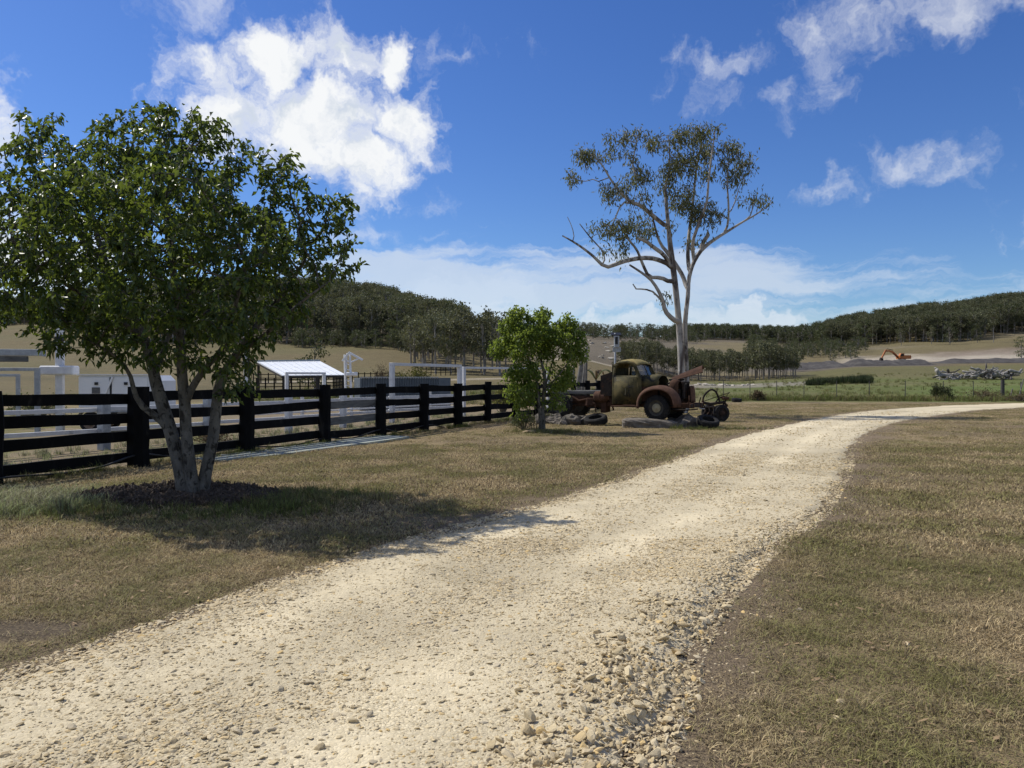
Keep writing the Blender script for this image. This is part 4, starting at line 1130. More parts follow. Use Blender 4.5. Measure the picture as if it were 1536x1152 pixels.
def build_black_fence():
    root = empty('black_fence', fpt(11.4), 0, 'heavy black timber post and rail fence along the lawn', 'fence')
    ys = [9.0, 11.42] + [fY(p) for p in (207, 370, 487, 571, 636, 687, 732)] + [28.8, 30.8, 32.8, 34.7, 36.5, 38.1]
    wid = {fY(207): .40, fY(370): .33}
    posts = []
    rr = random.Random(3)
    for Y in ys:
        w = wid.get(Y, .29 if Y < 26 else .24)
        q = fpt(Y); z0 = tz(q.x, q.y); h = 1.42 + rr.uniform(-.03, .04)
        mb = MB()
        prof = []
        for k in range(7):
            t = k / 6
            ww = w * (1 + (.10 if k in (0,) else 0) - .05 * t + rr.uniform(-.02, .02))
            prof.append((-.25 + (h + .25) * t, ww, rr.uniform(-.012, .012)))
        vs, fs = [], []
        n = 8
        for z, ww, dx in prof:
            for j in range(n):
                a = 2 * math.pi * (j + .5) / n; sq = 1 / max(abs(math.cos(a)), abs(math.sin(a))) * .98
                c = Vector((math.cos(a), math.sin(a))) * ww * .5 * (sq * .75 + .25)
                c = Matrix.Rotation(FAN, 2) @ c
                vs.append((c.x + dx + rr.uniform(-.006, .006), c.y * .8, z))
        for i in range(6):
            for j in range(n): fs.append((i * n + j, i * n + (j + 1) % n, (i + 1) * n + (j + 1) % n, (i + 1) * n + j))
        fs.append(tuple(range(6 * n, 7 * n)))
        mb.raw([Vector(v) + q + Vector((0, 0, z0)) - root.location for v in vs], fs)
        posts.append(mb.build('post', BLACK, root))
    for a, b in zip(ys[:-1], ys[1:]):
        for zi, zc in enumerate((1.245, .895, .535, .19)):
            p, q = fpt(a, -.13), fpt(b, -.13)
            p, q = p + (p - q).normalized() * .06, q + (q - p).normalized() * .06
            dz1, dz2 = rr.uniform(-.03, .03), rr.uniform(-.03, .03)
            grey = abs(a - fY(487)) < .01 and zi in (1, 2)
            mb = MB(); d = (q - p); L = d.length; dn = d.normalized(); nn = Vector((dn.y, -dn.x, 0))
            hh, th = .185, .062
            vs, fs = [], []
            K = 7
            for k in range(K):
                t = k / (K - 1); c = p + d * t + Vector((0, 0, zc + dz1 * (1 - t) + dz2 * t + rr.uniform(-.005, .005) + tz(p.x, p.y)))
                j = rr.uniform(-.006, .006)
                for sy, sz in ((-1, -1), (1, -1), (1, 1), (-1, 1)): vs.append(c + nn * sy * th / 2 + Vector((0, 0, sz * (hh / 2 + j))))
            for k in range(K - 1):
                for j in range(4): fs.append((k * 4 + j, k * 4 + (j + 1) % 4, (k + 1) * 4 + (j + 1) % 4, (k + 1) * 4 + j))
            fs += [(3, 2, 1, 0), tuple((K - 1) * 4 + j for j in range(4))]
            mb.raw([v - root.location for v in vs], fs)
            o = mb.build('rail', GREYWOOD if grey else BLACK, root)
            if grey: o['label'] = 'weathered grey unpainted rail'
build_black_fence()
def build_hose():
    pts = [fpt(8.5, .25, .06), fpt(10.2, .2, .05), fpt(11.4, .12, .10), fpt(12.4, .08, .055), fpt(13.0, .1, .09), fpt(13.7, .06, .22), fpt(14.6, -.05, .1), fpt(16.2, -.02, .12), fpt(17.4, .0, .04), fpt(18.5, .0, .13), fpt(19.5, .02, .05), fpt(20.7, .05, .2), fpt(21.6, .05, .05), fpt(22.8, .04, .18), fpt(23.8, .05, .05)]
    o = MB().tube(spline([p - pts[0] for p in pts], 6), .017, 6).build('irrigation_hose', HOSE, smooth=True)
    o.location = pts[0]
    tag(o, 'black hose sagging along the foot of the black fence', 'hose')
build_hose()
def build_slab():
    root = empty('concrete_strip', fpt(15), 0, 'pale grey green concrete strip laid along the fence foot', 'path')
    CONC = rough_mat('pale_concrete', (.25, .275, .24), (.32, .345, .30), 3, .85, .2, (.18, .195, .17))
    ys = np.linspace(14.7, 20.6, 6)
    for a, b in zip(ys[:-1], ys[1:]):
        o1, o2 = (.05, 1.12)
        q = [fpt(a + .02, o1), fpt(a + .02, o2 - (.3 if a == ys[0] else 0)), fpt(b, o2 - (.15 if b == ys[-1] else 0)), fpt(b, o1)]
        vs = [p + Vector((0, 0, -.08)) - root.location for p in q] + [p + Vector((0, 0, .05)) - root.location for p in q]
        MB().raw(vs, [(3, 2, 1, 0), (4, 5, 6, 7), (0, 1, 5, 4), (1, 2, 6, 5), (2, 3, 7, 6), (3, 0, 4, 7)]).build('slab', CONC, root)
build_slab()

# ------------------------------------------------------------------ white steel yards behind it
def ypt(Y, z=0): return Vector((-9 + .492 * (Y - 16.9), Y, z))
def bar(mb, p, q, w, h=None):
    """square steel section from p to q"""
    h = h or w; p, q = Vector(p), Vector(q); d = q - p; L = d.length
    z = d.normalized(); x = Vector((0, 0, 1)).cross(z); x = x.normalized() if x.length > 1e-4 else Vector((1, 0, 0)); y = z.cross(x)
    M = Matrix((x, y, z)).transposed()
    return mb.box((p + q) / 2, (w, h, L), M, .006)
def build_yard():
    root = empty('stockyard_fence', ypt(16.9), 0, 'white steel stockyard fence of square posts and rails', 'fence')
    b0 = root.location
    ys = [12.6, 14.6, 16.9, 19.5, 22.1, 24.3, 26.7, 28.7, 30.9]
    for i, Y in enumerate(ys):
        q = ypt(Y); z0 = tz(q.x, q.y)
        w = .2 if Y < 20 else .17
        if Y not in (26.7, 30.9):
            MB().box(q + Vector((0, 0, z0 + .5)) - b0, (w, w, 1.3), FAN, .01).build('post', WHITE if Y > 20 else GALV, root)
    for a, b in zip(ys[:-1], ys[1:]):
        for z in (.42, .88, 1.1):
            if z == 1.1 and a < 20: continue
            mb = MB(); bar(mb, ypt(a, z + .02) + Vector((-.12, .06, 0)) - b0, ypt(b, z) + Vector((-.12, .06, 0)) - b0, .075, .09); mb.build('rail', WHITE, root)
    # a second run farther back
    r2 = empty('stockyard_fence', ypt(24) + Vector((-3.4, 1.5, 0)), 0, 'low white pipe fence farther back in the yard', 'fence')
    for k in range(6):
        q = Vector((k * 1.3, k * 2.3, 0)); MB().box(q + Vector((0, 0, .55)), (.1, .1, 1.15), FAN, .008).build('post', WHITE, r2)
        if k < 5:
            for z in (.35, .68, 1.02):
                mb = MB(); bar(mb, q + Vector((.06, -.03, z)), q + Vector((1.36, 2.27, z)), .06); mb.build('rail', WHITE, r2)
build_yard()
def portal(name, p, q, h, w, label, mat):
    root = empty(name, p, 0, label, 'gate frame')
    d = Vector(q) - Vector(p)
    MB().box((0, 0, h / 2 - .1), (w, w, h + .2), math.atan2(d.y, d.x), .01).build('post', mat, root)
    MB().box((d.x, d.y, h / 2 - .1), (w, w, h + .2), math.atan2(d.y, d.x), .01).build('post', mat, root)
    mb = MB(); e = d.normalized() * w * .5; bar(mb, Vector((0, 0, h + w * .37)) - e, Vector((d.x, d.y, h + w * .37)) + e, w * .98, w * .7); mb.build('crossbar', mat, root)
    return root
p_, q_ = ypt(26.7), ypt(30.9)
portal('gate_frame', p_, q_, 2.0, .15, 'wide white steel gate frame standing before the grey tank', WHITE)
a_ = P(696, 600, 31.6); a_.z = 0; b_ = P(822, 600, 35); b_.z = 0
portal('gate_frame', a_, b_, 1.95, .12, 'white gate frame partly hidden by the young tree', WHITE)
a_ = P(430, 600, 25.2); a_.z = 0; b_ = P(486, 600, 26.0); b_.z = 0
portal('gate_frame', a_, b_, 1.7, .10, 'narrow white gate frame in front of the shelter roof', WHITE)
a_ = P(-70, 600, 21.5); a_.z = 0; b_ = P(56, 600, 22.0); b_.z = 0
portal('gate_frame', a_, b_, 1.78, .13, 'galvanised gate frame beside the tall white post with a collar', GALV)
a_ = P(-60, 600, 23.5); a_.z = 0; b_ = P(27, 600, 24.2); b_.z = 0
portal('gate_frame', a_, b_, 1.62, .12, 'lower galvanised gate frame behind a taller one', GALV)
def build_loader_beam():
    A, B = P(-120, 600, 19.4), P(66, 600, 20.2); A.z = B.z = 0
    root = empty('loading_gantry', A, 0, 'grey steel gantry of two stacked channel beams', 'gantry')
    d = B - A; n = d.normalized()
    zt = 1.6 + (566 - 533) / 1150 * 20.2
    mb = MB(); bar(mb, Vector((0, 0, zt + .07)), d + Vector((0, 0, zt + .07)), .16, .17); mb.build('upper_beam', GALV, root)
    mb = MB(); bar(mb, Vector((0, 0, zt - .10)), d * .865 + Vector((0, 0, zt - .10)), .15, .15); mb.build('lower_beam', GREYWOOD, root)
    MB().box((0, 0, zt / 2), (.16, .16, zt - .3), 0, .01).build('post', GALV, root)
    MB().box(d * .3 + Vector((0, 0, zt / 2 - .1)), (.14, .14, zt - .18), 0, .01).build('post', GALV, root)
    MB().box(d + Vector((0, 0, zt + .07)), (.06, .19, .20), math.atan2(d.y, d.x), .004).build('end_plate', GALV, root)
build_loader_beam()
def build_pole():
    q = P(90, 600, 22.6); q.z = 0
    t = empty('lamp_post', q, 0, 'tall white post with a long white collar box', 'post')
    MB().box((0, 0, 1.9), (.20, .20, 4.0), R(12), .012).build('shaft', WHITE, t)
    c = 1.6 + (566 - 555.5) / 1150 * 22.6
    MB().box((.0, -.02, c), (.96, .42, .27), R(4), .035).build('collar_box', WHITE, t)
    MB().box((.0, 0, 1.6 + (566 - 508) / 1150 * 22.6), (.23, .23, .13), R(12), .01).build('band', HOSE, t)
    q = P(370, 600, 27.5); q.z = 0
    t = empty('lamp_post', q, 0, 'plain tall white post beside the shelter roof', 'post')
    MB().box((0, 0, 1.9), (.20, .20, 4.0), R(20), .012).build('shaft', WHITE, t)
    MB().box((0, 0, 3.9), (.26, .26, .06), R(20), .01).build('cap', WHITE, t)
build_pole()
def wheel(root, c, r_, w, axis_rot, rub, rim, hubc, treads=0):
    """tyre + rim + hub; wheel axis along local y"""
    M = Matrix.Rotation(axis_rot, 3, 'Z')
    prof = []
    for a in range(0, 181, 20):
        prof.append((r_ * .76 + r_ * .24 * math.sin(R(a)) ** .6 if a not in (0, 180) else r_ * .62, -w / 2 * math.cos(R(a)) * (1.0 if 20 < a < 160 else .92)))
    def put(mb): mb.v = [Vector(c) + M @ v for v in mb.v]; return mb
    mb = MB().lathe(prof, 36, 'Y')
    if treads:
        for k in range(treads):
            a = 2 * math.pi * k / treads
            for s in (-1, 1):
                mb.box((r_ * .985 * math.cos(a + s * .03), s * w * .24, r_ * .985 * math.sin(a + s * .03)), (.035, w * .36, .05), Matrix.Rotation(-a, 3, 'Y') @ Matrix.Rotation(s * .3, 3, 'X'))
    ty = put(mb).build('tyre', rub, root, smooth='auto')
    s = w * .30
    prof = [(r_ * .64, -w * .44), (r_ * .60, -w * .44), (r_ * .56, -w * .30), (r_ * .50, -w * .24), (r_ * .34, -w * .2), (r_ * .30, -w * .32), (r_ * .16, -w * .36), (0.001, -w * .36)]
    full = prof + [(0.001, w * .2), (r_ * .6, w * .3), (r_ * .64, w * .44)]
    rm = put(MB().lathe(full, 28, 'Y')).build('rim', rim, root, smooth='auto')
    hb = MB().lathe([(r_ * .36, -w * .27), (r_ * .34, -w * .36), (r_ * .2, -w * .42), (r_ * .12, -w * .5), (r_ * .1, -w * .6), (0.001, -w * .62)], 20, 'Y')
    for k in range(6):
        a = math.pi / 3 * k; hb.tube([(r_ * .27 * math.cos(a), -w * .3, r_ * .27 * math.sin(a)), (r_ * .27 * math.cos(a), -w * .42, r_ * .27 * math.sin(a))], r_ * .03, 6)
    put(hb).build('hub', hubc, root, smooth='auto')
RUBBER = rough_mat('perished_rubber', (.010, .010, .0105), (.022, .021, .02), 14, .85, .5, (.04, .037, .033), spec=.2)
def build_trailer():
    q = P(118, 600, 22.2); q.z = 0
    t = empty('box_trailer', q, R(4), 'white box trailer with ribbed hatch doors behind the fence', 'trailer')
    TW = rough_mat('white_trailer_panel', (.72, .72, .71), (.78, .77, .75), 3, .5, .08, (.62, .60, .57), spec=.4, thr=(.6, .75))
    DK = HOSE
    body = MB(); body.prism([(0, .72), (2.25, .72), (2.25, 1.5), (2.1, 1.66), (.04, 1.66), (0, 1.6)], 0, 1.35); body.build('body', TW, t)
    for k, (x0, x1) in enumerate(((.05, .88), (.93, 1.95))):
        dr = MB().prism([(x0, .95), (x1, .95), (x1 - .02, 1.60), (x0 + .03, 1.60)], -.03, -.004).build('hatch', TW, t)
        MB().box(((x0 + x1) / 2 + (-.1 if k else .05), -.05, 1.42), (.09, .04, .08)).build('latch', DK, dr)
    MB().box((.5, -.045, 1.22), (.22, .02, .18)).build('vent', GREYWOOD, t)
    MB().box((.905, -.012, 1.27), (.045, .02, .66)).build('hatch_gap', HOSE, t)
    MB().box((1.0, -.03, 1.675), (2.05, .08, .03)).build('roof_lip', TW, t)
    mb = MB(); bar(mb, (.7, -.06, .95), (.98, -.06, 1.62), .05); mb.build('strut', TW, t)
    mb = MB(); bar(mb, (-.3, .1, .62), (2.6, .1, .62), .08); bar(mb, (-.3, 1.2, .62), (2.6, 1.2, .62), .08); bar(mb, (-.3, .1, .62), (-.3, 1.2, .62), .08); bar(mb, (2.6, .1, .62), (3.3, .65, .55), .08); bar(mb, (2.6, 1.2, .62), (3.3, .65, .55), .08); mb.build('chassis', GALV, t)
    MB().box((1.75, -.02, .78), (.34, .02, .09), None).build('reflector', rough_mat('red_reflector', (.45, .03, .02), (.5, .05, .03), 5, .4, 0), t)
    rimc = rough_mat('rusty_rim', (.20, .13, .08), (.28, .2, .13), 9, .7, .2)
    wh = empty('wheel', (.33, .0, .30)); wh.parent = t; wheel(wh, (0, 0, 0), .30, .2, 0, RUBBER, rimc, rimc)
    wh = empty('wheel', (.33, 1.3, .30)); wh.parent = t; wheel(wh, (0, 0, 0), .30, .2, math.pi, RUBBER, rimc, rimc)
    arch = MB()
    for k in range(7):
        a0, a1 = math.pi * k / 7, math.pi * (k + 1) / 7
        arch.raw([(.33 + .38 * math.cos(a0), y, .30 + .36 * math.sin(a0)) for y in (-.16, .12)] + [(.33 + .38 * math.cos(a1), y, .30 + .36 * math.sin(a1)) for y in (-.16, .12)], [(0, 1, 3, 2)])
    arch.build('mudguard', GALV, t)
    mb = MB(); mb.box((1.5, .5, .42), (1.1, .5, .3), None, .03); mb.build('water_tank', WHITE, t)
build_trailer()
def build_tank():
    # low blue grey corrugated bin
    A, B = P(540, 600, 37.0), P(676, 600, 38.4); A.z = B.z = tz(A.x, A.y)
    d = B - A; L = d.length; an = math.atan2(d.y, d.x)
    t = empty('corrugated_bin', A, an, 'low blue grey corrugated steel bin with a notched rim', 'bin')
    BLU = rough_mat('blue_grey_steel', (.075, .095, .115), (.10, .12, .14), 3, .5, .08, (.13, .15, .17), spec=.4)
    H = 1.58
    n = 64; vs, fs = [], []
    for k in range(n + 1):
        x = (L * .86) * k / n; y = .028 * math.cos(k * math.pi)
        vs += [(x, y, 0), (x, y, H)]
    fs = [(2 * k, 2 * k + 2, 2 * k + 3, 2 * k + 1) for k in range(n)]
    MB().raw(vs, fs).build('front_sheet', BLU, t, fix=False)
    MB().box((L * .93, .02, H / 2 + .01), (L * .14, .05, H), None, .01).build('end_panel', BLU, t)
    MB().box((L * .5, 2.4, H / 2), (L, .05, H), None, .01).build('rear_sheet', BLU, t)
    MB().box((.03, 1.2, H / 2), (.05, 2.35, H), None, .01).build('side_sheet', BLU, t)
    MB().box((L - .03, 1.25, H / 2), (.05, 2.2, H), None, .01).build('side_sheet', BLU, t)
    MB().box((L / 2, 1.2, H * .62), (L - .12, 2.2, .04)).build('inner_lid', BLU, t)
    rim = MB()
    for k in range(32): rim.box((L * .86 * (k + .5) / 32, -.045, H + .006), (L * .86 / 32 * .55, .03, .05))
    rim.box((L * .43, -.02, H + .045), (L * .86, .12, .03)); rim.build('rim', GALV, t)
build_tank()
def build_shelter():
    fl, fr, bl, br = P(423, 563, 60), P(519, 562, 60), P(385, 542.5, 67), P(480, 541.5, 67)
    o0 = Vector(((fl.x + br.x) / 2, 63, tz((fl.x + br.x) / 2, 63)))
    t = empty('skillion_shelter', o0, 0, 'open shelter with a bright white sloping sheet roof', 'shelter')
    RW = rough_mat('white_roof_sheet', (.74, .76, .78), (.80, .81, .82), 2, .35, .05, (.68, .7, .72), spec=.5)
    N = 9
    for k in range(N):
        a, b = k / N + .002, (k + 1) / N - .002
        q = [fl.lerp(fr, a), fl.lerp(fr, b), bl.lerp(br, b), bl.lerp(br, a)]
        mid0, mid1 = (q[0] + q[1]) / 2 + Vector((0, 0, .03)), (q[2] + q[3]) / 2 + Vector((0, 0, .03))
        vs = [q[0] + Vector((0, 0, .05)), q[0], mid0 - Vector((0, 0, .03)), q[1], q[3] + Vector((0, 0, .05)), q[3], mid1 - Vector((0, 0, .03)), q[2]]
        vs += [v - Vector((0, 0, .05)) for v in vs]
        vs = [v - o0 for v in vs]
        fs = [(i, i + 1, i + 5, i + 4) for i in range(3)] + [(i + 8, i + 12, i + 13, i + 9) for i in range(3)] + [(0, 8, 9, 1), (1, 9, 10, 2), (2, 10, 11, 3), (4, 5, 13, 12), (5, 6, 14, 13), (6, 7, 15, 14)]
        MB().raw(vs, fs).build('roof_sheet', RW, t)
    DKW = rough_mat('dark_shed_timber', (.03, .025, .02), (.06, .05, .042), 4, .85, .3)
    mb = MB(); bar(mb, fl - o0 - Vector((0, 0, .14)), fr - o0 - Vector((0, 0, .14)), .1, .16); mb.build('front_beam', DKW, t)
    mb = MB(); bar(mb, bl - o0 - Vector((0, 0, .14)), br - o0 - Vector((0, 0, .14)), .1, .16); mb.build('rear_beam', DKW, t)
    for p, q in ((fl, bl), (fr, br), (fl.lerp(fr, .5), bl.lerp(br, .5))):
        mb = MB(); bar(mb, p - o0 - Vector((0, -.06, .13)), q - o0 - Vector((0, .06, .13)), .07, .14); mb.build('rafter', DKW, t)
    for p in (fl.lerp(fr, .04), fl.lerp(fr, .55), fl.lerp(fr, .97), bl.lerp(br, .03), bl.lerp(br, .5), bl.lerp(br, .97)):
        g0 = tz(p.x, p.y); mb = MB(); bar(mb, Vector((p.x, p.y, g0 - .1)) - o0, p - o0 - Vector((0, 0, .22)), .18); mb.build('post', DKW, t)
    mb = MB(); bar(mb, Vector((bl.x, bl.y, bl.z + .05)) - o0, Vector((br.x, br.y, br.z + .05)) - o0, .12, .14); mb.build('ridge_flashing', rough_mat('blue_grey_flashing', (.2, .24, .27), (.25, .29, .32), 2, .5, 0), t)
build_shelter()
def build_crane():
    Y = 33.0
    q = P(526, 600, Y); q.z = tz(q.x, q.y)
    t = empty('hoist_mast', q, 0, 'white steel hoist mast with two slanting arms', 'hoist')
    def S(px, py, dy=0): return P(px, py, Y + dy) - q
    PW = rough_mat('clean_white_paint', (.66, .67, .68), (.75, .75, .75), 4, .5, .05)
    for (a, b) in (((515.5, 640), (520.5, 530)), ((527.5, 640), (525, 530)), ((519.5, 640), (517, 532))):
        p, r_ = S(*a, .2 if a[0] < 518 else -.1), S(*b); p.z = -.1
        mb = MB(); bar(mb, p, r_, .075 if a[0] > 518 else .05); mb.build('leg', PW, t)
    for a, b, w in (((523, 528.5), (544, 540), .085), ((524, 529), (513.5, 541.5), .07), ((526, 543.5), (538, 538), .06), ((524, 543), (517.5, 538.5), .05)):
        mb = MB(); bar(mb, S(*a, -.15), S(*b, -.15), w); mb.build('arm', PW, t)
    MB().box(S(528, 561, -.2), (.44, .3, .16), 0, .03).build('winch_box', PW, t)
    for k in range(5):
        py = 545 + k * 8; mb = MB(); bar(mb, S(518 - k * .35, py, .05), S(525.6 + k * .25, py + 3, .0), .035); mb.build('rung', PW, t)
build_crane()
def far_fence(pts, n, h, rails, label, pw=.11):
    root = empty('post_and_rail_fence', on_ground(*pts[0]), 0, label, 'fence')
    P0 = [on_ground(*p) for p in pts]; tot = []
    for a, b in zip(P0[:-1], P0[1:]):
        for k in range(n): tot.append(a.lerp(b, k / n))
    tot.append(P0[-1])
    tot = [Vector((p.x, p.y, tz(p.x, p.y))) for p in tot]
    for p in tot: MB().box(p + Vector((0, 0, h / 2 - .1)) - root.location, (pw, pw, h + .2)).build('post', BLACK, root)
    for a, b in zip(tot[:-1], tot[1:]):
        for z in rails:
            mb = MB(); bar(mb, a + Vector((0, -.1, z)) - root.location, b + Vector((0, -.1, z)) - root.location, .04, .09); mb.build('rail', BLACK, root)
far_fence([(385, 75), (500, 78), (520, 84)], 9, 1.3, (.45, .8, 1.15), 'dark rail fence seen under the shelter roof')
far_fence([(380, 94), (500, 98), (600, 104)], 11, 1.25, (.6, 1.05), 'dark rail fence along the pale track below the hill')
far_fence([(632, 122), (690, 124)], 8, 1.4, (.5, 1.0), 'short dark rail fence below the gum grove')
# ------------------------------------------------------------------ the wrecked truck
RUST = rough_mat('rust', (.045, .025, .017), (.078, .04, .025), 9, .9, .4, (.06, .03, .02), spec=.15, bd=.004, sc3=5, thr=(.52, .7))
RUST_PALE = rough_mat('salmon_rust', (.08, .044, .03), (.12, .066, .045), 7, .9, .3, (.04, .024, .017), spec=.15, bd=.004, sc3=5, thr=(.55, .72))
OLIVE = rough_mat('faded_olive_paint', (.05, .046, .021), (.12, .096, .038), 4, .8, .25, (.018, .019, .017), spec=.25, sc3=3.5, thr=(.5, .66))
ROOFP = rough_mat('lichened_roof_paint', (.20, .165, .065), (.32, .255, .11), 6, .9, .35, (.16, .085, .035), spec=.15, sc3=4, thr=(.53, .66))
DARKIRON = rough_mat('dark_greasy_iron', (.014, .012, .011), (.035, .027, .022), 10, .85, .4, (.07, .035, .02), spec=.2)
HUBC = rough_mat('cream_hub_paint', (.26, .23, .14), (.33, .29, .19), 12, .8, .3, (.16, .09, .05), thr=(.55, .7))
RIMC = rough_mat('grimy_rim', (.045, .042, .036), (.085, .078, .06), 12, .8, .3, (.05, .03, .02))
TYAW = R(-32)
TO = Vector((5.02, 25.11, 0))
def glass_mat():
    def fn(g, b):
        g.put(b.inputs['Base Color'], (.05, .06, .075)); g.put(b.inputs['Roughness'], .12); g.put(b.inputs['Specular IOR Level'], .6)
        g.put(b.inputs['Alpha'], g.m('MULTIPLY_ADD', g.noise(obc(g), 3, 4), .3, .5))
    return material('dusty_glass', fn)
def strip_mesh(rows):
    """rows: list of equal-length point lists -> quad sheet"""
    n = len(rows[0]); vs = [p for r_ in rows for p in r_]
    return vs, [(i * n + k, i * n + k + 1, (i + 1) * n + k + 1, (i + 1) * n + k) for i in range(len(rows) - 1) for k in range(n - 1)]
def thicken(o, t):
    m_ = o.modifiers.new('thickness', 'SOLIDIFY'); m_.thickness = t; m_.offset = -1
    return o
def build_truck():
    t = empty('truck', TO, TYAW, 'rusty old truck with olive cab and bare engine bay propped on rocks', 'truck')
    zb, zs, ztop = .72, 1.64, 2.02             # sill, belt line, window head
    hw = .69
    # ---- door panels / cab sides: a ring of quads round the window opening
    def side(sgn):
        y = sgn * hw
        def bulge(z): return y * (1 - .06 * max(0, (z - zs)) / .5 - .03 * max(0, (1.0 - z)))
        outer = [(-1.56, zb), (-1.10, zb), (-.70, zb), (-.56, zb + .05), (-.545, 1.2), (-.56, zs - .02), (-.68, 1.87), (-.80, 2.08), (-1.05, 2.15), (-1.35, 2.13), (-1.53, 2.0), (-1.57, zs), (-1.57, 1.2)]
        inner = [(-1.46, zs + .02), (-1.10, zs + .02), (-.78, zs + .02), (-.74, zs + .03), (-.735, zs + .04), (-.735, zs + .06), (-.80, 1.86), (-.88, 1.98), (-1.05, 2.04), (-1.34, 2.03), (-1.44, 1.94), (-1.47, zs + .1), (-1.47, zs + .05)]
        vs, fs = [], []
        n = len(outer)
        for a, b in zip(outer, inner):
            vs += [(a[0], bulge(a[1]), a[1]), ((a[0] + b[0]) / 2, bulge((a[1] + b[1]) / 2) * 1.012, (a[1] + b[1]) / 2), (b[0], bulge(b[1]), b[1])]
        for k in range(n):
            j = (k + 1) % n
            for q in (0, 1): fs.append((3 * k + q, 3 * j + q, 3 * j + q + 1, 3 * k + q + 1))
        o = MB().raw(vs, fs).build('cab_side', OLIVE, t, smooth=True); thicken(o, .03)
        # door skin, 8 mm proud, with its own gap
        dv = [(-1.49, .80), (-1.1, .79), (-.74, .80), (-.705, .86), (-.70, 1.25), (-.70, zs - .03), (-1.1, zs - .025), (-1.5, zs - .03), (-1.51, 1.2)]
        yo = y + sgn * .012
        vs = [(x, yo * (1 - .03 * max(0, 1.0 - z)), z) for x, z in dv] + [(-1.1, yo + sgn * .03, 1.22)]
        d = MB().raw(vs, [(k, (k + 1) % 9, 9) for k in range(9)]).build('door', OLIVE, t, smooth=True); thicken(d, .012)
        MB().tube([(-1.40, yo + sgn * .05, 1.5), (-1.28, yo + sgn * .055, 1.5)], .012, 6).build('handle', HUBC, d)
        MB().tube([(-1.1, yo + sgn * .035, 1.02), (-1.08, yo + sgn * .045, 1.14), (-1.09, yo + sgn * .035, 1.24)], .006, 5).build('hinge_rod', HUBC, d)
        # quarter vent frame
        mb = MB(); mb.tube([(-.90, y * .97, zs + .02), (-.93, y * .955, 1.99)], .013, 6); mb.build('vent_post', OLIVE, t)
        # faded words along the door
        if sgn < 0:
            fc = bpy.data.curves.new('sign', 'FONT'); fc.body = 'CENTRE'; fc.size = .085; fc.extrude = .001; fc.align_x = 'CENTER'
            so_ = bpy.data.objects.new('lettering', fc); COL.objects.link(so_)
            dg = bpy.context.evaluated_depsgraph_get(); me = bpy.data.meshes.new_from_object(so_.evaluated_get(dg)); bpy.data.objects.remove(so_)
            lo = bpy.data.objects.new('lettering', me); COL.objects.link(lo); lo.parent = d
            lo.location = (-.92, yo - .044, 1.27); lo.rotation_euler = (R(90), 0, 0)
            me.materials.clear(); me.materials.append(rough_mat('faded_lettering', (.11, .10, .085), (.07, .066, .05), 30, .9, 0))
    side(-1); side(1)
    # ---- roof: domed sheet with rounded edges
    rows = []
    xs = [-1.585, -1.56, -1.48, -1.35, -1.15, -.95, -.82, -.74, -.70]
    zc = [1.93, 2.05, 2.13, 2.185, 2.215, 2.20, 2.155, 2.10, 2.05]
    ed = [1.90, 2.0, 2.065, 2.095, 2.10, 2.085, 2.055, 2.03, 2.0]
    for x, zcen, ze in zip(xs, zc, ed):
        r_ = []
        for k in range(13):
            s = -1 + k / 6; y = s * (hw - .02) if abs(s) < .99 else s * (hw - .015)
            f = abs(s) ** 3.2
            r_.append((x, y * (1 - (.05 if x < -1.5 or x > -.78 else .02)), zcen * (1 - f) + ze * f))
        rows.append(r_)
    vs, fs = strip_mesh(rows); o = MB().raw(vs, fs).build('roof', ROOFP, t, smooth=True); thicken(o, .02)
    # drip rail over the doors
    for s in (-1, 1):
        MB().tube([(-1.56, s * .675, 1.98), (-1.42, s * .685, 2.075), (-1.1, s * .69, 2.10), (-.86, s * .685, 2.065), (-.70, s * .66, 1.9)], .012, 6).build('drip_rail', OLIVE, t)
    # ---- rear panel with its small window (see-through)
    mb = MB()
    mb.box((-1.585, 0, 1.375), (.03, 1.32, 1.31))
    mb.build('rear_panel', OLIVE, t)
    # ---- windscreen: frame, centre bar and two panes
    def ws(y, k): return Vector((-.60 - .18 * k - .06 * (abs(y) / .6) ** 2, y, 1.67 + .40 * k - .02 * (abs(y) / .6) ** 3))
    fr = MB()
    fr.tube([ws(-.6, 0), ws(-.62, .5), ws(-.56, .95)], .028, 6); fr.tube([ws(.6, 0), ws(.62, .5), ws(.56, .95)], .028, 6)
    fr.tube([ws(-.56, .97), ws(-.3, 1.02), ws(0, 1.03), ws(.3, 1.02), ws(.56, .97)], .03, 6); fr.tube([ws(-.6, -.03), ws(0, -.03), ws(.6, -.03)], .03, 6)
    fr.tube([ws(0, -.02), ws(0, 1.02)], .018, 6)
    fr.build('windscreen_frame', OLIVE, t, smooth=True)
    gl = glass_mat()
    for a, b in ((-.585, -.02), (.02, .585)):
        n = 5; rws = [[ws(a + (b - a) * i / n, k) for i in range(n + 1)] for k in (.02, .35, .68, .98)]
        vs, fs = strip_mesh(rws); MB().raw(vs, fs).build('windscreen_pane', gl, t, smooth=True)
    MB().raw([(-.92, -hw * .955, zs + .03), (-.75, -hw * .97, zs + .03), (-.82, -hw * .95, 1.86), (-.935, -hw * .94, 1.98)], [(0, 1, 2, 3)]).build('quarter_pane', gl, t)
    # lining that closes the far side below the far window, and the dark headlining
    mb = MB(); mb.box((-1.1, .64, 1.70), (.80, .012, .22)); mb.box((-.83, .63, 1.86), (.14, .012, .3)); mb.build('far_door_lining', DARKIRON, t)
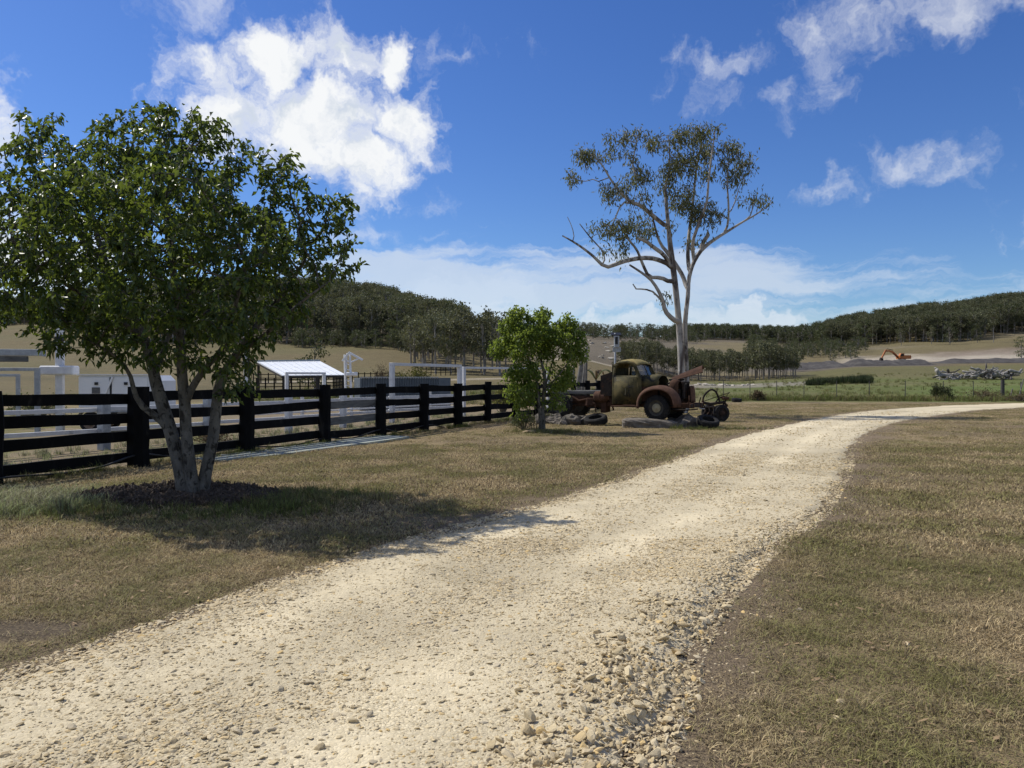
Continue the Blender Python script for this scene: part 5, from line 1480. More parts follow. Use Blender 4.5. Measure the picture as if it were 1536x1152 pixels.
    # seat and wheel seen through the opening
    mb = MB(); mb.box((-1.38, 0, 1.32), (.16, 1.2, .55), Matrix.Rotation(R(-8), 3, 'Y'), .05); mb.box((-1.15, 0, 1.05), (.5, 1.2, .16), None, .05); mb.build('seat', DARKIRON, t)
    mb = MB(); mb.tube([Vector((-.86, -.32, 1.56)) + Matrix.Rotation(R(-40), 3, 'Y') @ Vector((0, .2 * math.cos(a), .2 * math.sin(a))) for a in np.linspace(0, 6.283, 20)], .012, 5, False); mb.tube([(-.86, -.32, 1.56), (-.62, -.32, 1.3)], .016, 6); mb.build('steering_wheel', DARKIRON, t)
    MB().box((-.62, 0, 1.25), (.03, 1.26, .78)).build('firewall', DARKIRON, t)
    MB().box((-1.08, 0, .76), (1.0, 1.28, .05)).build('floor_pan', DARKIRON, t)
    # ---- cowl and what is left of the bonnet
    rows = []
    for x, w, zt, zl in ((-.585, .62, 1.66, 1.28), (-.42, .56, 1.70, 1.26), (-.22, .48, 1.69, 1.27), (-.06, .44, 1.66, 1.30)):
        r_ = []
        for k in range(15):
            a = math.pi * k / 14
            yy = -w * math.cos(a); zz = zl + (zt - zl) * min(1, math.sin(a) ** .45)
            r_.append((x + (.02 * math.sin(k * 2.1) if x > -.1 else 0), yy, zz))
        rows.append(r_)
    vs, fs = strip_mesh(rows); o = MB().raw(vs, fs).build('bonnet', OLIVE, t, smooth=True); thicken(o, .012)
    for s in (-1, 1):
        o = MB().raw([(-.575, s * .625, 1.29), (-.06, s * .445, 1.31), (-.10, s * .46, 1.02), (-.35, s * .56, .86), (-.575, s * .64, .80)], [(0, 1, 2, 3, 4)]).build('scuttle_side', RUST, t); thicken(o, .012)
    # ---- engine bay: block, radiator, tanks, pipes
    MB().box((.18, 0, 1.02), (.75, .34, .42), None, .03).build('engine_block', DARKIRON, t)
    mb = MB(); mb.box((.15, -.02, 1.28), (.62, .22, .12), None, .03)
    for k in range(4): mb.tube([(-.05 + k * .15, -.1, 1.3), (-.05 + k * .15, -.26, 1.22), (-.05 + k * .15, -.3, 1.1)], .028, 7)
    mb.build('manifold', RUST, t)
    rows = []
    for x, kk in ((.27, .85), (.32, 1), (.45, 1), (.52, .9), (.55, .7)):
        r_ = []
        for k in range(11):
            a = math.pi * k / 10; r_.append((x, -.27 * kk * math.cos(a) - .12, 1.28 + .26 * kk * math.sin(a) ** .7 if 0 < k < 10 else .95))
        rows.append(r_)
    vs, fs = strip_mesh(rows); o = MB().raw(vs, fs).build('radiator_cowl', RUST, t, smooth=True); thicken(o, .015)
    mb = MB(); mb.box((.66, -.10, 1.16), (.06, .12, .50), None, .01); mb.box((.66, .34, 1.16), (.06, .08, .50), None, .01); mb.box((.66, .1, 1.43), (.07, .6, .07), None, .01); mb.box((.65, .1, .95), (.06, .5, .05)); mb.build('radiator_frame', DARKIRON, t)
    MB().box((.62, .12, 1.17), (.05, .38, .42), None).build('radiator_core', DARKIRON, t)
    # nose shell, half torn: a bulging rusty sheet
    rows = []
    for i, z in enumerate((.80, .9, 1.02, 1.14, 1.25, 1.32)):
        r_ = []
        for k in range(10):
            a = R(-35) + R(150) * k / 9; rr_ = .40 * (1 - .18 * (i / 5) ** 2)
            r_.append((.62 + rr_ * .72 * math.cos(a), .26 + rr_ * math.sin(a), z + .015 * math.sin(k * 1.7)))
        rows.append(r_)
    vs, fs = strip_mesh(rows); o = MB().raw(vs, fs).build('nose_shell', RUST_PALE, t, smooth=True); thicken(o, .012)
    # bonnet half thrown up over the engine: folded rusty sheet
    p0, p1 = Vector((.22, .02, 1.55)), Vector((1.18, .22, 1.90))
    ax = (p1 - p0).normalized(); sd = Vector((-.18, 1, .05)).normalized(); up = ax.cross(sd)
    rows = []
    for k in range(7):
        c = p0 + (p1 - p0) * k / 6; w = .12 + .10 * k / 6
        rows.append([c - sd * w * 1.3 - up * w * .55, c - sd * w * .7 + up * .0, c + up * w * .30, c + sd * w * .7 + up * w * .42, c + sd * w * 1.35 - up * w * .1])
    vs, fs = strip_mesh(rows); o = MB().raw(vs, fs).build('loose_bonnet_leaf', RUST, t); thicken(o, .02)
    mb = MB(); mb.tube([(.1, -.12, 1.38), (.35, -.05, 1.47), (.6, .1, 1.53)], .03, 7); mb.tube([(.0, .05, 1.32), (.2, .12, 1.5), (.45, .1, 1.58)], .022, 6); mb.box((.32, .0, 1.52), (.34, .26, .07), R(8), .02); mb.build('pipework', DARKIRON, t)
    # ---- wings
    def wing(s):
        rows = []
        n = 19
        for k in range(n):
            a = math.pi * (1.06 - 1.06 * k / (n - 1)) 
            x = .05 + (.76 if a > math.pi / 2 else .70) * math.cos(a); z = .66 + .69 * max(0, math.sin(a)) ** .82 if math.sin(a) > 0 else .66 + .3 * math.sin(a)
            r_ = []
            for j in range(6):
                f = j / 5
                yy = s * (.54 + .36 * f); drop = .02 * f + .10 * max(0, f - .72) / .28 * (.8)
                nx, nz = math.cos(a), max(0.05, math.sin(a))
                r_.append((x - nx * drop, yy, z - nz * drop))
            # rolled outer lip
            r_.append((x - math.cos(a) * .15, s * .905, z - max(.05, math.sin(a)) * .15))
            rows.append(r_)
        vs, fs = strip_mesh(rows); o = MB().raw(vs, fs).build('wing', RUST_PALE, t, smooth=True); thicken(o, .012)
        # front flank of the wing
        o = MB().raw([(.02, s * .54, 1.34), (.4, s * .54, 1.24), (.68, s * .54, .95), (.74, s * .54, .70), (.4, s * .50, .78), (.0, s * .47, .95)], [(0, 1, 2, 3, 4, 5)]).build('wing_flank', RUST, t); thicken(o, .01)
    wing(-1); wing(1)
    o = MB().box((-1.05, -.80, .655), (.95, .24, .045), None, .01).build('running_board', RUST, t)
    MB().box((-.9, -.83, .69), (.42, .2, .02), R(3), .005).build('step_plate', RUST_PALE, t)
    MB().box((-1.05, .80, .655), (.95, .24, .045), None, .01).build('running_board', RUST, t)
    # ---- chassis
    for s in (-1, 1):
        mb = MB(); mb.box((-1.45, s * .36, .70), (5.1, .07, .16), None, .01); mb.build('chassis_rail', RUST, t)
    mb = MB()
    for x in (-3.95, -3.2, -2.3, -.3, .95): mb.box((x, 0, .70), (.08, .66, .1), None, .01)
    mb.build('cross_member', RUST, t)
    MB().box((1.05, 0, .70), (.06, 1.2, .12), None, .02).build('bumper_bar', DARKIRON, t)
    for x in (0.0, -3.5):
        mb = MB(); mb.tube([(x, -.68, .62), (x, .68, .62)], .05, 8)
        if x: mb.lathe([(.001, -.2), (.13, -.16), (.19, 0), (.13, .16), (.001, .2)], 14, 'X', (x, 0, .62))
        mb.build('axle', DARKIRON, t, smooth='auto')
        for s in (-1, 1):
            mb = MB()
            for k in range(4): mb.tube([(x - .5 + .07 * k, s * .40, .74 - k * .022 - .02), (x, s * .40, .60 - k * .022 + .03), (x + .5 - .07 * k, s * .40, .74 - k * .022 - .02)], .016, 5)
            mb.build('leaf_spring', DARKIRON, t)
    for x, s in ((0, -1), (0, 1), (-3.5, -1), (-3.5, 1)):
        w_ = empty('wheel', (x, s * .72, .62)); w_.parent = t
        wheel(w_, (0, 0, 0), .405, .23, 0 if s < 0 else math.pi, RUBBER, RIMC, HUBC, 34)
    # ---- small iron left on the front
    lamp = MB().lathe([(.001, -.12), (.06, -.11), (.10, -.06), (.12, 0), (.125, .02), (.11, .025), (.001, .0)], 18, 'X', (.62, .72, 1.12)).build('headlamp', RUST, t, smooth='auto')
    MB().tube([(.6, .72, 1.0), (.55, .72, .86)], .02, 6).build('lamp_bracket', DARKIRON, lamp)
    MB().lathe([(.001, -.03), (.11, -.03), (.11, -.012), (.09, 0), (.11, .012), (.11, .03), (.001, .03)], 18, 'X', (.58, -.02, .92)).build('crank_pulley', DARKIRON, t, smooth='auto')
    mb = MB(); mb.box((.25, 0, .70), (.55, .3, .24), None, .05); mb.box((.5, -.2, .6), (.3, .18, .2), R(12), .04); mb.build('shade_fill_boxes', DARKIRON, t)  # dark boxes added below the engine, standing in for deep shade
    mb = MB(); mb.tube([(-.05, -.45, .58), (.9, -.38, .56)], .025, 6); mb.tube([(.9, -.38, .56), (.95, .4, .57)], .022, 6); mb.build('steering_rod', DARKIRON, t)
    mb = MB(); mb.tube([(.95, -.5, .70), (1.0, -.55, .9), (.98, -.5, 1.02)], .02, 6); mb.tube([(.95, .5, .70), (1.02, .52, .95)], .02, 6); mb.build('bumper_iron', RUST, t)
    # ---- tray remains: timber, drum, gear, dark box behind the cab
    mb = MB(); mb.box((-2.95, -.38, 1.09), (2.0, .2, .13), None, .02, .008); mb.build('tray_timber', GREYWOOD, t)
    mb = MB(); mb.box((-2.9, .34, 1.08), (2.2, .2, .13), None, .02, .008); mb.build('tray_timber', GREYWOOD, t)
    mb = MB(); mb.lathe([(.001, -.24), (.13, -.24), (.17, -.21), (.19, -.19), (.19, -.03), (.205, -.02), (.205, .02), (.19, .03), (.19, .17), (.15, .21), (.12, .24), (.12, .30), (.15, .31), (.15, .34), (.001, .34)], 22, 'X', (-2.1, -.42, .96)); mb.build('drum', RUST_PALE, t, smooth='auto')
    mb = MB(); mb.box((-2.75, -.3, .86), (.9, .3, .24), None, .04, .02); mb.box((-2.5, -.45, .75), (.3, .2, .3), R(20), .04, .02); mb.tube([(-3.2, -.45, .95), (-2.9, -.5, .8), (-2.6, -.5, .86), (-2.3, -.5, .7)], .035, 7); mb.tube([(-2.95, -.2, .7), (-2.2, -.3, .62)], .05, 8); mb.box((-2.0, -.3, .62), (.2, .3, .4), R(-15), .03, .02); mb.build('gearbox', RUST, t)
    mb = MB(); mb.prism([(-2.02, .98), (-1.63, .98), (-1.63, 1.78), (-2.02, 1.66)], -.60, -.57); mb.prism([(-2.02, .98), (-1.63, .98), (-1.63, 1.78), (-2.02, 1.66)], .57, .60); mb.box((-2.03, 0, 1.32), (.03, 1.2, .68)); mb.build('headboard', DARKIRON, t)
    mb = MB(); mb.tube([(-1.72, -.5, .98), (-1.66, -.55, .72), (-1.60, -.52, .5)], .03, 6); mb.box((-1.68, -.5, .74), (.12, .1, .25), R(20), .02); mb.tube([(-2.3, -.5, .7), (-2.25, -.55, .42)], .025, 6); mb.build('hanging_bracket', RUST, t)
    return t
build_truck()
ROCK = rough_mat('grey_boulder', (.10, .09, .075), (.19, .165, .135), 5, .95, .8, (.29, .255, .205), bd=.03, sc3=3, thr=(.55, .7))
def boulder(loc, size, seed, rz, label, lying=0, n=4):
    o = MB().rock((0, 0, 0), size, seed, n, .35).build('boulder', ROCK, smooth=False)
    o.location = loc; o.rotation_euler = (0, 0, rz)
    return tag(o, label, 'boulder')
def slab_rock(loc, seed, rz):
    bm = bmesh.new(); bmesh.ops.create_cube(bm, size=2); bmesh.ops.subdivide_edges(bm, edges=bm.edges, cuts=9, use_grid_fill=True)
    for v in bm.verts:
        c = v.co.copy(); e = (abs(c.x) ** 7 + abs(c.y) ** 7 + abs(c.z) ** 7) ** (1 / 7); c = c / e
        n = float(vnoise(np.array([c.x * 2 + c.z]), np.array([c.y * 2 - c.z * 1.3]), .5, seed, 4)[0])
        n2 = float(vnoise(np.array([c.x * .97 + 3]), np.array([c.y + c.z]), 1.1, seed + 3, 2)[0])
        taper = 1 - .34 * max(0, (c.x + .1))
        v.co = Vector((c.x * .88 * (1 + .05 * n), c.y * .46 * (1 + .10 * n + .1 * n2) * taper, (c.z * .225 + .02 * n) * (taper if c.z > 0 else 1) + .07))
    me = bpy.data.meshes.new('boulder'); bm.to_mesh(me); bm.free()
    me.materials.append(ROCK); o = bpy.data.objects.new('boulder', me); COL.objects.link(o); o.location = loc; o.rotation_euler = (0, 0, rz)
    return tag(o, 'long flat grey boulder under the front wheel of the truck', 'boulder')
def tp(x, y, z=0):
    return TO + Matrix.Rotation(TYAW, 3, 'Z') @ Vector((x, y, z))
q = tp(-.2, -.78); slab_rock((q.x - .02, q.y - .06, .0), 21, R(-8))
q = tp(.05, .72); boulder((q.x, q.y, .05), (.7, .55, .3), 22, .4, 'dark boulder wedged under the far front wheel of the truck')
q = tp(-3.55, -.72); boulder((q.x, q.y, .06), (.6, .5, .3), 23, .2, 'squat boulder under the rear wheel of the truck')
q = tp(-3.5, .72); boulder((q.x, q.y, .06), (.6, .5, .3), 24, .2, 'boulder under the far rear wheel of the truck')
for k, (x, y, s, lb) in enumerate(((-2.95, -.95, .24, 'mossy boulder between the truck rear wheel and the dumped tyre'), (-3.1, -1.25, .17, 'small pale boulder in front of the truck rear wheel'), (-4.1, -1.1, .22, 'pitted boulder behind the young tree trunk'), (-2.6, -.5, .26, 'dark boulder under the truck gearbox'))):
    q = tp(x, y); boulder((q.x, q.y, s * .45), (s * 1.8, s * 1.5, s * 1.25), 30 + k, k * .7, lb, n=3)
q = tp(.75, -.1); boulder((q.x, q.y, .1), (.8, .65, .5), 37, .5, 'large dark boulder in the shade under the engine', n=3)
def dumped_tyre(loc, r_, w, rot, label):
    o = MB().lathe([(r_ * .56, -w * .40), (r_ * .66, -w * .5), (r_ * .86, -w * .5), (r_ * .97, -w * .36), (r_, -w * .1), (r_, w * .1), (r_ * .97, w * .36), (r_ * .86, w * .5), (r_ * .66, w * .5), (r_ * .56, w * .4), (r_ * .6, 0)], 32, 'Z', close=True).build('old_tyre', RUBBER, smooth='auto')
    o.location = loc; o.rotation_euler = rot
    return tag(o, label, 'tyre')
q = tp(-2.15, -.75); dumped_tyre((q.x, q.y, .17), .40, .26, (R(14), R(-10), 0), 'old black tyre dumped flat below the red drum of the truck')
q = tp(1.5, -.25); dumped_tyre((q.x, q.y, .2), .36, .24, (R(20), R(8), 0), 'old black tyre lying in the shade beside the truck engine')
q = G(1105, 603); q.z = 0; dumped_tyre((q.x, q.y, .12), .33, .24, (R(5), R(4), 0), 'small old tyre lying alone on the grass near the paddock')
# ---- old farm implement at the nose of the truck
def build_plough():
    Y = 27.6
    q = P(1072, 600, Y); q.z = 0
    t = empty('rusty_cultivator', q, 0, 'dark rusty cultivator with hooped bars and a small wheel', 'cultivator')
    def S(px, py, dy=0): return P(px, py, Y + dy) - q
    mb = MB(); mb.tube([S(1054, 604), S(1066, 606), S(1088, 603)], .05, 8); mb.tube([S(1050, 612, .6), S(1070, 611, .5), S(1092, 608, .3)], .045, 8); mb.tube([S(1056, 604), S(1052, 612, .6)], .04, 7); mb.tube([S(1086, 603), S(1090, 608, .3)], .04, 7); mb.build('frame', DARKIRON, t)
    for pts, r_ in ((((1054, 603), (1056, 594), (1062, 587), (1068, 584.5), (1074, 588), (1078, 597), (1080, 606)), .035), (((1072, 606), (1078, 598), (1086, 595), (1089, 600), (1084, 608)), .03)):
        MB().tube(spline([S(*p) for p in pts], 5), r_, 7).build('hoop', DARKIRON, t, smooth=True)
    MB().tube([S(1052, 603, .2), S(1076, 595), S(1095, 588.5, -.2)], .014, 5).build('lever', DARKIRON, t)
    MB().tube([S(1094, 588.5, -.2), S(1087, 598), S(1084, 604)], .012, 5).build('lever', DARKIRON, t)
    MB().tube([S(1075.5, 582), S(1075.5, 592)], .015, 5).build('peg', DARKIRON, t)
    for k in range(5):
        MB().tube(spline([S(1056 + k * 6.5, 608, .2), S(1058 + k * 6.5, 616, .1), S(1054 + k * 6.5, 623, -.05), S(1058 + k * 6.5, 630, -.1)], 4), [.022] * 12 + [.012], 6).build('tine', DARKIRON, t)
    MB().box(S(1088, 597.5), (.24, .2, .1), R(20), .03).build('seat', RUST, t)
    MB().tube(spline([S(1044, 607, -.5), S(1049, 612, -.5), S(1057, 613.5, -.4)], 5), .014, 5).build('pale_rod', GALV, t)
    w_ = empty('wheel', S(1082, 618.5)); w_.parent = t; w_.location.z = .31
    wheel(w_, (0, 0, 0), .31, .2, R(18), RUBBER, DARKIRON, DARKIRON)
    w_ = empty('wheel', S(1064, 618.5, .7)); w_.parent = t; w_.location.z = .31
    wheel(w_, (0, 0, 0), .31, .2, R(18), RUBBER, DARKIRON, DARKIRON)
build_plough()
# ------------------------------------------------------------------ far trees, woods, earthworks
LEAF_FAR = leaf_mat('far_gum_foliage', [(.078, .088, .046), (.112, .12, .062), (.145, .148, .076), (.185, .172, .095)], .25, .6, .2, (.20, .20, .08))
LEAF_OLIVE = leaf_mat('olive_foliage', [(.05, .06, .025), (.075, .09, .036), (.10, .115, .046), (.13, .135, .06)], .25, .55, .25, (.16, .18, .06))
TRUNK_FAR = rough_mat('far_trunk', (.14, .12, .10), (.27, .245, .21), .9, .9, 0, (.42, .39, .35))
def far_tree_mesh(seed, bare, spread, nclump, nleaf, H=10.0, leaf=.62, trunk_r=.17, low=False):
    """returns (trunk mesh builder, crown V, F) of a tree H metres tall"""
    rr = random.Random(seed); nr = np.random.default_rng(seed); mb = MB()
    lean = Vector((rr.uniform(-.05, .05), rr.uniform(-.05, .05), 1))
    top = lean * H * .9
    kink = Vector((rr.uniform(-.25, .25), rr.uniform(-.25, .25), 0))
    mb.tube([Vector((0, 0, -.6)), lean * H * .25, lean * H * .5 + kink, lean * H * .72 + kink, top], [trunk_r * 1.15, trunk_r, trunk_r * .75, trunk_r * .5, .03], 6, False)
    B, D = [], []
    for k in range(nclump):
        f = bare + (1 - bare) * (k + rr.random()) / nclump
        a = rr.uniform(0, 6.28) + k * 2.4
        sp = spread * H * (.35 + .65 * math.sin(math.pi * min(1, (f - bare) / (1 - bare) * .85 + .12))) * rr.uniform(.45, 1)
        c = lean * H * f + Vector((sp * math.cos(a), sp * math.sin(a), rr.uniform(-.2, .4)))
        st = lean * H * max(bare * .75, f - .22)
        mb.tube([st, (st + c) / 2 + Vector((0, 0, -.15)), c], [trunk_r * .38, trunk_r * .26, .02], 4, False)
        n = int(nleaf * rr.uniform(.6, 1.3)); q = nr.normal(size=(n, 3)) * np.array([.75, .75, .42]) * H * .072
        B.append(np.array(c) + q); D.append(nr.normal(size=(n, 3)) + np.array([0, 0, -.35]))
    V, F = leaves(np.concatenate(B), np.concatenate(D), leaf, leaf * .55, seed, .25)
    return mb, V, F
def variant(seed, leafm, **kw):
    mb, V, F = far_tree_mesh(seed, **kw)
    tr = source(mb.build('trunk', TRUNK_FAR, fix=False)); cr = source(mesh_obj('crown', V, F, leafm))
    mb2 = MB(); nt, nv = len(mb.f), len(mb.v)
    verts = [tuple(v) for v in mb.v] + [tuple(v) for v in V]
    faces = list(mb.f) + [tuple(int(i) + nv for i in f) for f in F]
    js = source(mesh_obj('tree', verts, faces, [TRUNK_FAR, leafm], None, False, [0] * nt + [1] * len(F)))
    return tr, cr, js
GUMS = [variant(500 + k, LEAF_FAR, bare=(.42, .5, .36, .3)[k], spread=(.26, .22, .3, .28)[k], nclump=16, nleaf=34) for k in range(4)]
BUSHY = [variant(520 + k, LEAF_OLIVE, bare=.12, spread=.34, nclump=20, nleaf=30) for k in range(3)]
SLIM = [variant(540 + k, LEAF_FAR, bare=(.38, .44, .34)[k], spread=.16, nclump=13, nleaf=34, trunk_r=.11) for k in range(3)]
def plant(vr, px, Y, h, label, group, name='gum_tree', rz=None, wide=1.0):
    g0 = on_ground(px, Y)
    t = empty(name, g0, rz if rz is not None else random.uniform(0, 6.28), label, 'tree', group)
    s = h / 10.0; t.scale = (s * wide, s * wide, s)
    child('trunk', vr[0], t); child('crown', vr[1], t)
    return t
# grove of single gums below the wooded hill
rr = random.Random(12)
spots = []
for _ in range(400):
    px, Y = rr.uniform(615, 775), rr.uniform(128, 190)
    if len(spots) > 46: break
    if all(math.hypot((px - a) / 1150 * 150, (Y - b) * .6) > 1.9 for a, b in spots): spots.append((px, Y))
for px, Y in spots: plant(GUMS[rr.randrange(4)], px, Y, rr.uniform(8.2, 11.5) * (.85 if px < 640 else 1), 'slim gum tree in the grove below the wooded hill', 'gums of the grove below the hill')
# plantation belt beyond the gum
spots = []
for _ in range(1500):
    px, Y = rr.uniform(932, 1196), rr.uniform(160, 186)
    if len(spots) >= 150: break
    if all(math.hypot((px - a) / 1150 * 170, (Y - b)) > 1.35 for a, b in spots): spots.append((px, Y))
for px, Y in spots:
    h = rr.uniform(5.2, 6.6) * (.9 if px < 960 else 1) * (1.22 if 1125 < px < 1165 else 1)
    plant(SLIM[rr.randrange(3)], px, Y, h, 'taller dark tree standing above the rest of the plantation' if 1125 < px < 1165 else 'slender dark tree in the dense plantation beyond the gum', 'plantation trees', 'plantation_tree')
# single trees that stand apart
for px, Y, h, v, lb in ((925, 172, 4.4, BUSHY[0], 'round bushy tree on the stony slope above the truck cab'), (943, 176, 5.0, GUMS[2], 'taller pale stemmed tree on the stony slope above the truck cab'),
                        (1193, 205, 7.0, BUSHY[1], 'spreading olive tree at the end of the plantation'), (1250, 236, 3.6, BUSHY[2], 'lone dark round tree by the spoil heap'),
                        (1425, 322, 9.5, BUSHY[0], 'bushy tree on the bare slope below the right wood'), (1397, 330, 8, GUMS[0], 'tall thin gum on the slope below the right wood'), (1490, 318, 14, SLIM[0], 'tallest bare stemmed gum below the right wood'),
                        (1466, 325, 7, BUSHY[1], 'low round tree beside the tallest gum below the right wood'), (1532, 250, 7, BUSHY[2], 'scrubby half bare tree near the pale earthworks'), (472, 74, 5.0, BUSHY[2], 'thin scrubby tree behind the white roofed shelter'),
                        (1352, 335, 7, GUMS[3], 'short gum at the lower edge of the right wood')):
    plant(v, px, Y, h, lb, None)
# woods that read as one mass
def wood(name, n, sampler, src, hs, label):
    pts, sc, ro, va = [], [], [], []
    r2 = np.random.default_rng(len(label))
    while len(pts) < n:
        px, Y = sampler(r2)
        x = (px - CX) / FPX * Y
        pts.append((x, Y)); s = r2.uniform(*hs) / 10 * (.62 if (name == 'ridge_wood' and px < 1180) else .62 + .38 * (px - 1180) / 120 if (name == 'ridge_wood' and px < 1300) else 1)
        sc.append((s * r2.uniform(.9, 1.25), s * r2.uniform(.9, 1.25), s)); ro.append((0, 0, r2.uniform(0, 6.28))); va.append(len(src) - 1 if name == 'ridge_wood' and px < 1240 else r2.integers(len(src)))
    A = np.array(pts); z = terrain(A[:, 0], A[:, 1])
    o = scatter(name, np.concatenate([A, z[:, None]], 1), np.array(sc), np.array(ro), np.array(va), src)
    return tag(o, label, 'wood', None, 'stuff')
GJ = [v[2] for v in GUMS]; BJ = [v[2] for v in BUSHY]
def left_hill(r2):
    while True:
        px, Y = r2.uniform(-420, 700), r2.uniform(205, 470)
        if px < 60 and Y < 300: continue
        lo = 206 + 14 * math.sin(px * .021) + 8 * math.sin(px * .07) + (max(0, 200 - px) * .25)
        if Y > lo: return px, Y
wood('hill_wood', 2300, left_hill, GJ + [BJ[0]], (8, 12.5), 'dense dark eucalypt wood covering the hill on the left')
def right_ridge(r2):
    while True:
        px, Y = r2.uniform(1010, 1850), r2.uniform(345, 500)
        lo = 352 + 6 * math.sin(px * .03) + (12 if px > 1480 else 0)
        if px < 1230: lo = 385
        if Y > lo: return px, Y
wood('ridge_wood', 2300, right_ridge, GJ + [BJ[1]], (9, 13), 'grey green eucalypt wood along the long ridge on the right')
def skyline(r2):
    px = r2.uniform(745, 1060); return px, r2.uniform(330, 430)
wood('skyline_wood', 330, skyline, BJ + BJ + GJ[:2], (2.2, 7.2), 'low line of trees along the skyline behind the truck')
def scrub(r2):
    return r2.uniform(1120, 1300), r2.uniform(262, 350)
wood('scrub', 90, scrub, BJ, (3, 6), 'scattered scrub at the foot of the right ridge')
def hillfoot(r2):
    px = r2.uniform(440, 720); return px, 203 + r2.uniform(-8, 10)
wood('hill_foot_scrub', 130, hillfoot, BJ, (2.5, 5), 'low scrub along the foot of the left hill')

# pale rocks on the stony slope
PALE = rough_mat('pale_field_stone', (.30, .27, .215), (.42, .38, .31), 2, .95, .3)
rk = MB().rock((0, 0, 0), (1, .8, .55), 77, 2, .2).build('field_stone', PALE); source(rk)
for k in range(38):
    px, Y = rr.uniform(842, 1010), rr.uniform(184, 300)
    o = bpy.data.objects.new('field_stone', rk.data); COL.objects.link(o)
    s = rr.uniform(.3, .95) * (1.5 if k < 4 else 1)
    o.location = on_ground(px, Y, s * .15); o.scale = (s * 2, s * 1.5, s * 1.2); o.rotation_euler = (0, 0, rr.uniform(0, 6))
    tag(o, 'pale stone scattered on the bare slope behind the truck', 'stone', 'pale stones on the far slope')
for k in range(26):
    px, Y = rr.uniform(1040, 1130), 117 + rr.uniform(-1.5, 1.5)
    o = bpy.data.objects.new('bank_stone', rk.data); COL.objects.link(o)
    s = rr.uniform(.2, .5); o.location = on_ground(px, Y, s * .15); o.scale = (s * 2, s * 1.5, s * 1.2); o.rotation_euler = (0, 0, rr.uniform(0, 6))
    tag(o, 'pale stone on the bare bank below the plantation', 'stone', 'pale stones along the bank')

# spoil heaps
SPOIL = rough_mat('dark_spoil', (.05, .045, .042), (.085, .078, .072), .8, .95, .5, (.11, .10, .088), bd=.15)
def mound(px0, px1, Y, h, dep, label, seed):
    a, b = on_ground(px0, Y), on_ground(px1, Y); L = (b - a).length
    nx, ny = 60, 16; vs = []
    X = np.linspace(0, 1, nx)[None, :] * np.ones((ny, 1)); V = np.linspace(-1, 1, ny)[:, None] * np.ones((1, nx))
    env = sstep(X, 0, .12) * (1 - sstep(X, .86, 1)) * (1 + .18 * vnoise(X * L, V * 0, 6, seed) + .12 * vnoise(X * L, V * 0, 2, seed + 1))
    Z = h * env * (1 - np.abs(V)) ** .8 * (1 + .2 * vnoise(X * L, V * dep, 1.2, seed + 2)) - .3 * (np.abs(V) > .95)
    wx = a.x + (b.x - a.x) * X; wy = a.y + (b.y - a.y) * X + V * dep
    wz = terrain(wx, wy) + Z - .1
    P3 = np.stack([wx, wy, wz], -1).reshape(-1, 3)
    i = (np.arange(ny - 1)[:, None] * nx + np.arange(nx - 1)[None, :]).ravel()
    o = mesh_obj('spoil_heap', P3, np.stack([i, i + 1, i + nx + 1, i + nx], -1), SPOIL, smooth=True)
    return tag(o, label, None, None, 'structure')
mound(1262, 1398, 222, 1.7, 6, 'dark grey spoil heap beside the excavator', 101)
mound(1395, 1720, 232, 1.4, 6, 'dark grey spoil heap behind the log pile', 111)
mound(1120, 1268, 222, 1.7, 9, 'dark spoil heap at the far end of the paddock', 121)

# excavator
def build_excavator():
    Y = 236
    q = on_ground(1353, Y); q.z += .15
    t = empty('excavator', q, R(6), 'orange excavator with raised boom on the dark spoil heap', 'excavator')
    OR = rough_mat('orange_machine_paint', (.42, .13, .03), (.5, .17, .045), 1.5, .5, .1, (.22, .09, .04), spec=.4)
    for s in (-1, 1):
        prof = [(-2.0, .1), (-1.6, 0), (1.6, 0), (2.0, .1), (2.15, .45), (2.0, .8), (1.6, .92), (-1.6, .92), (-2.0, .8), (-2.15, .45)]
        MB().prism(prof, s * 1.25 - .28, s * 1.25 + .28).build('track', DARKIRON, t)
    MB().box((0, 0, 1.0), (1.6, 1.6, .35), None, .1).build('turntable', DARKIRON, t)
    MB().prism([(-1.2, 1.2), (2.1, 1.2), (2.2, 1.9), (2.0, 2.3), (-.2, 2.3), (-1.2, 1.9)], -1.3, 1.3).build('house', OR, t)
    cabo = MB().prism([(-1.45, 1.25), (-.1, 1.25), (-.1, 2.85), (-1.1, 2.9), (-1.5, 2.2)], -1.32, -.35).build('operator_cab', OR, t)
    MB().prism([(-1.4, 2.0), (-.3, 2.0), (-.3, 2.7), (-1.05, 2.72)], -1.34, -1.325).build('cab_window', HOSE, cabo)
    MB().box((1.9, 0, 1.75), (.6, 2.4, 1.0), None, .15).build('counterweight', OR, t)
    MB().prism([(-.9, 1.5), (-1.7, 2.4), (-3.1, 3.6), (-4.4, 3.95), (-5.3, 3.7), (-5.2, 3.35), (-4.3, 3.4), (-3.2, 3.0), (-2.0, 1.9), (-1.2, 1.2)], -.22, .22).build('boom', OR, t)
    MB().prism([(-4.9, 4.1), (-5.5, 4.0), (-6.9, 1.4), (-6.6, 1.2)], -.17, .17).build('stick', OR, t)
    MB().prism([(-6.9, 1.6), (-6.5, 1.3), (-6.3, .6), (-6.8, .1), (-7.3, .3), (-7.2, 1.0)], -.5, .5).build('bucket', DARKIRON, t)
    mb = MB(); mb.tube([(-1.5, -.3, 1.7), (-3.0, -.3, 2.9)], .09, 6); mb.tube([(-3.0, 0, 3.9), (-5.0, 0, 4.3)], .09, 6); mb.build('hydraulic_ram', DARKIRON, t)
build_excavator()

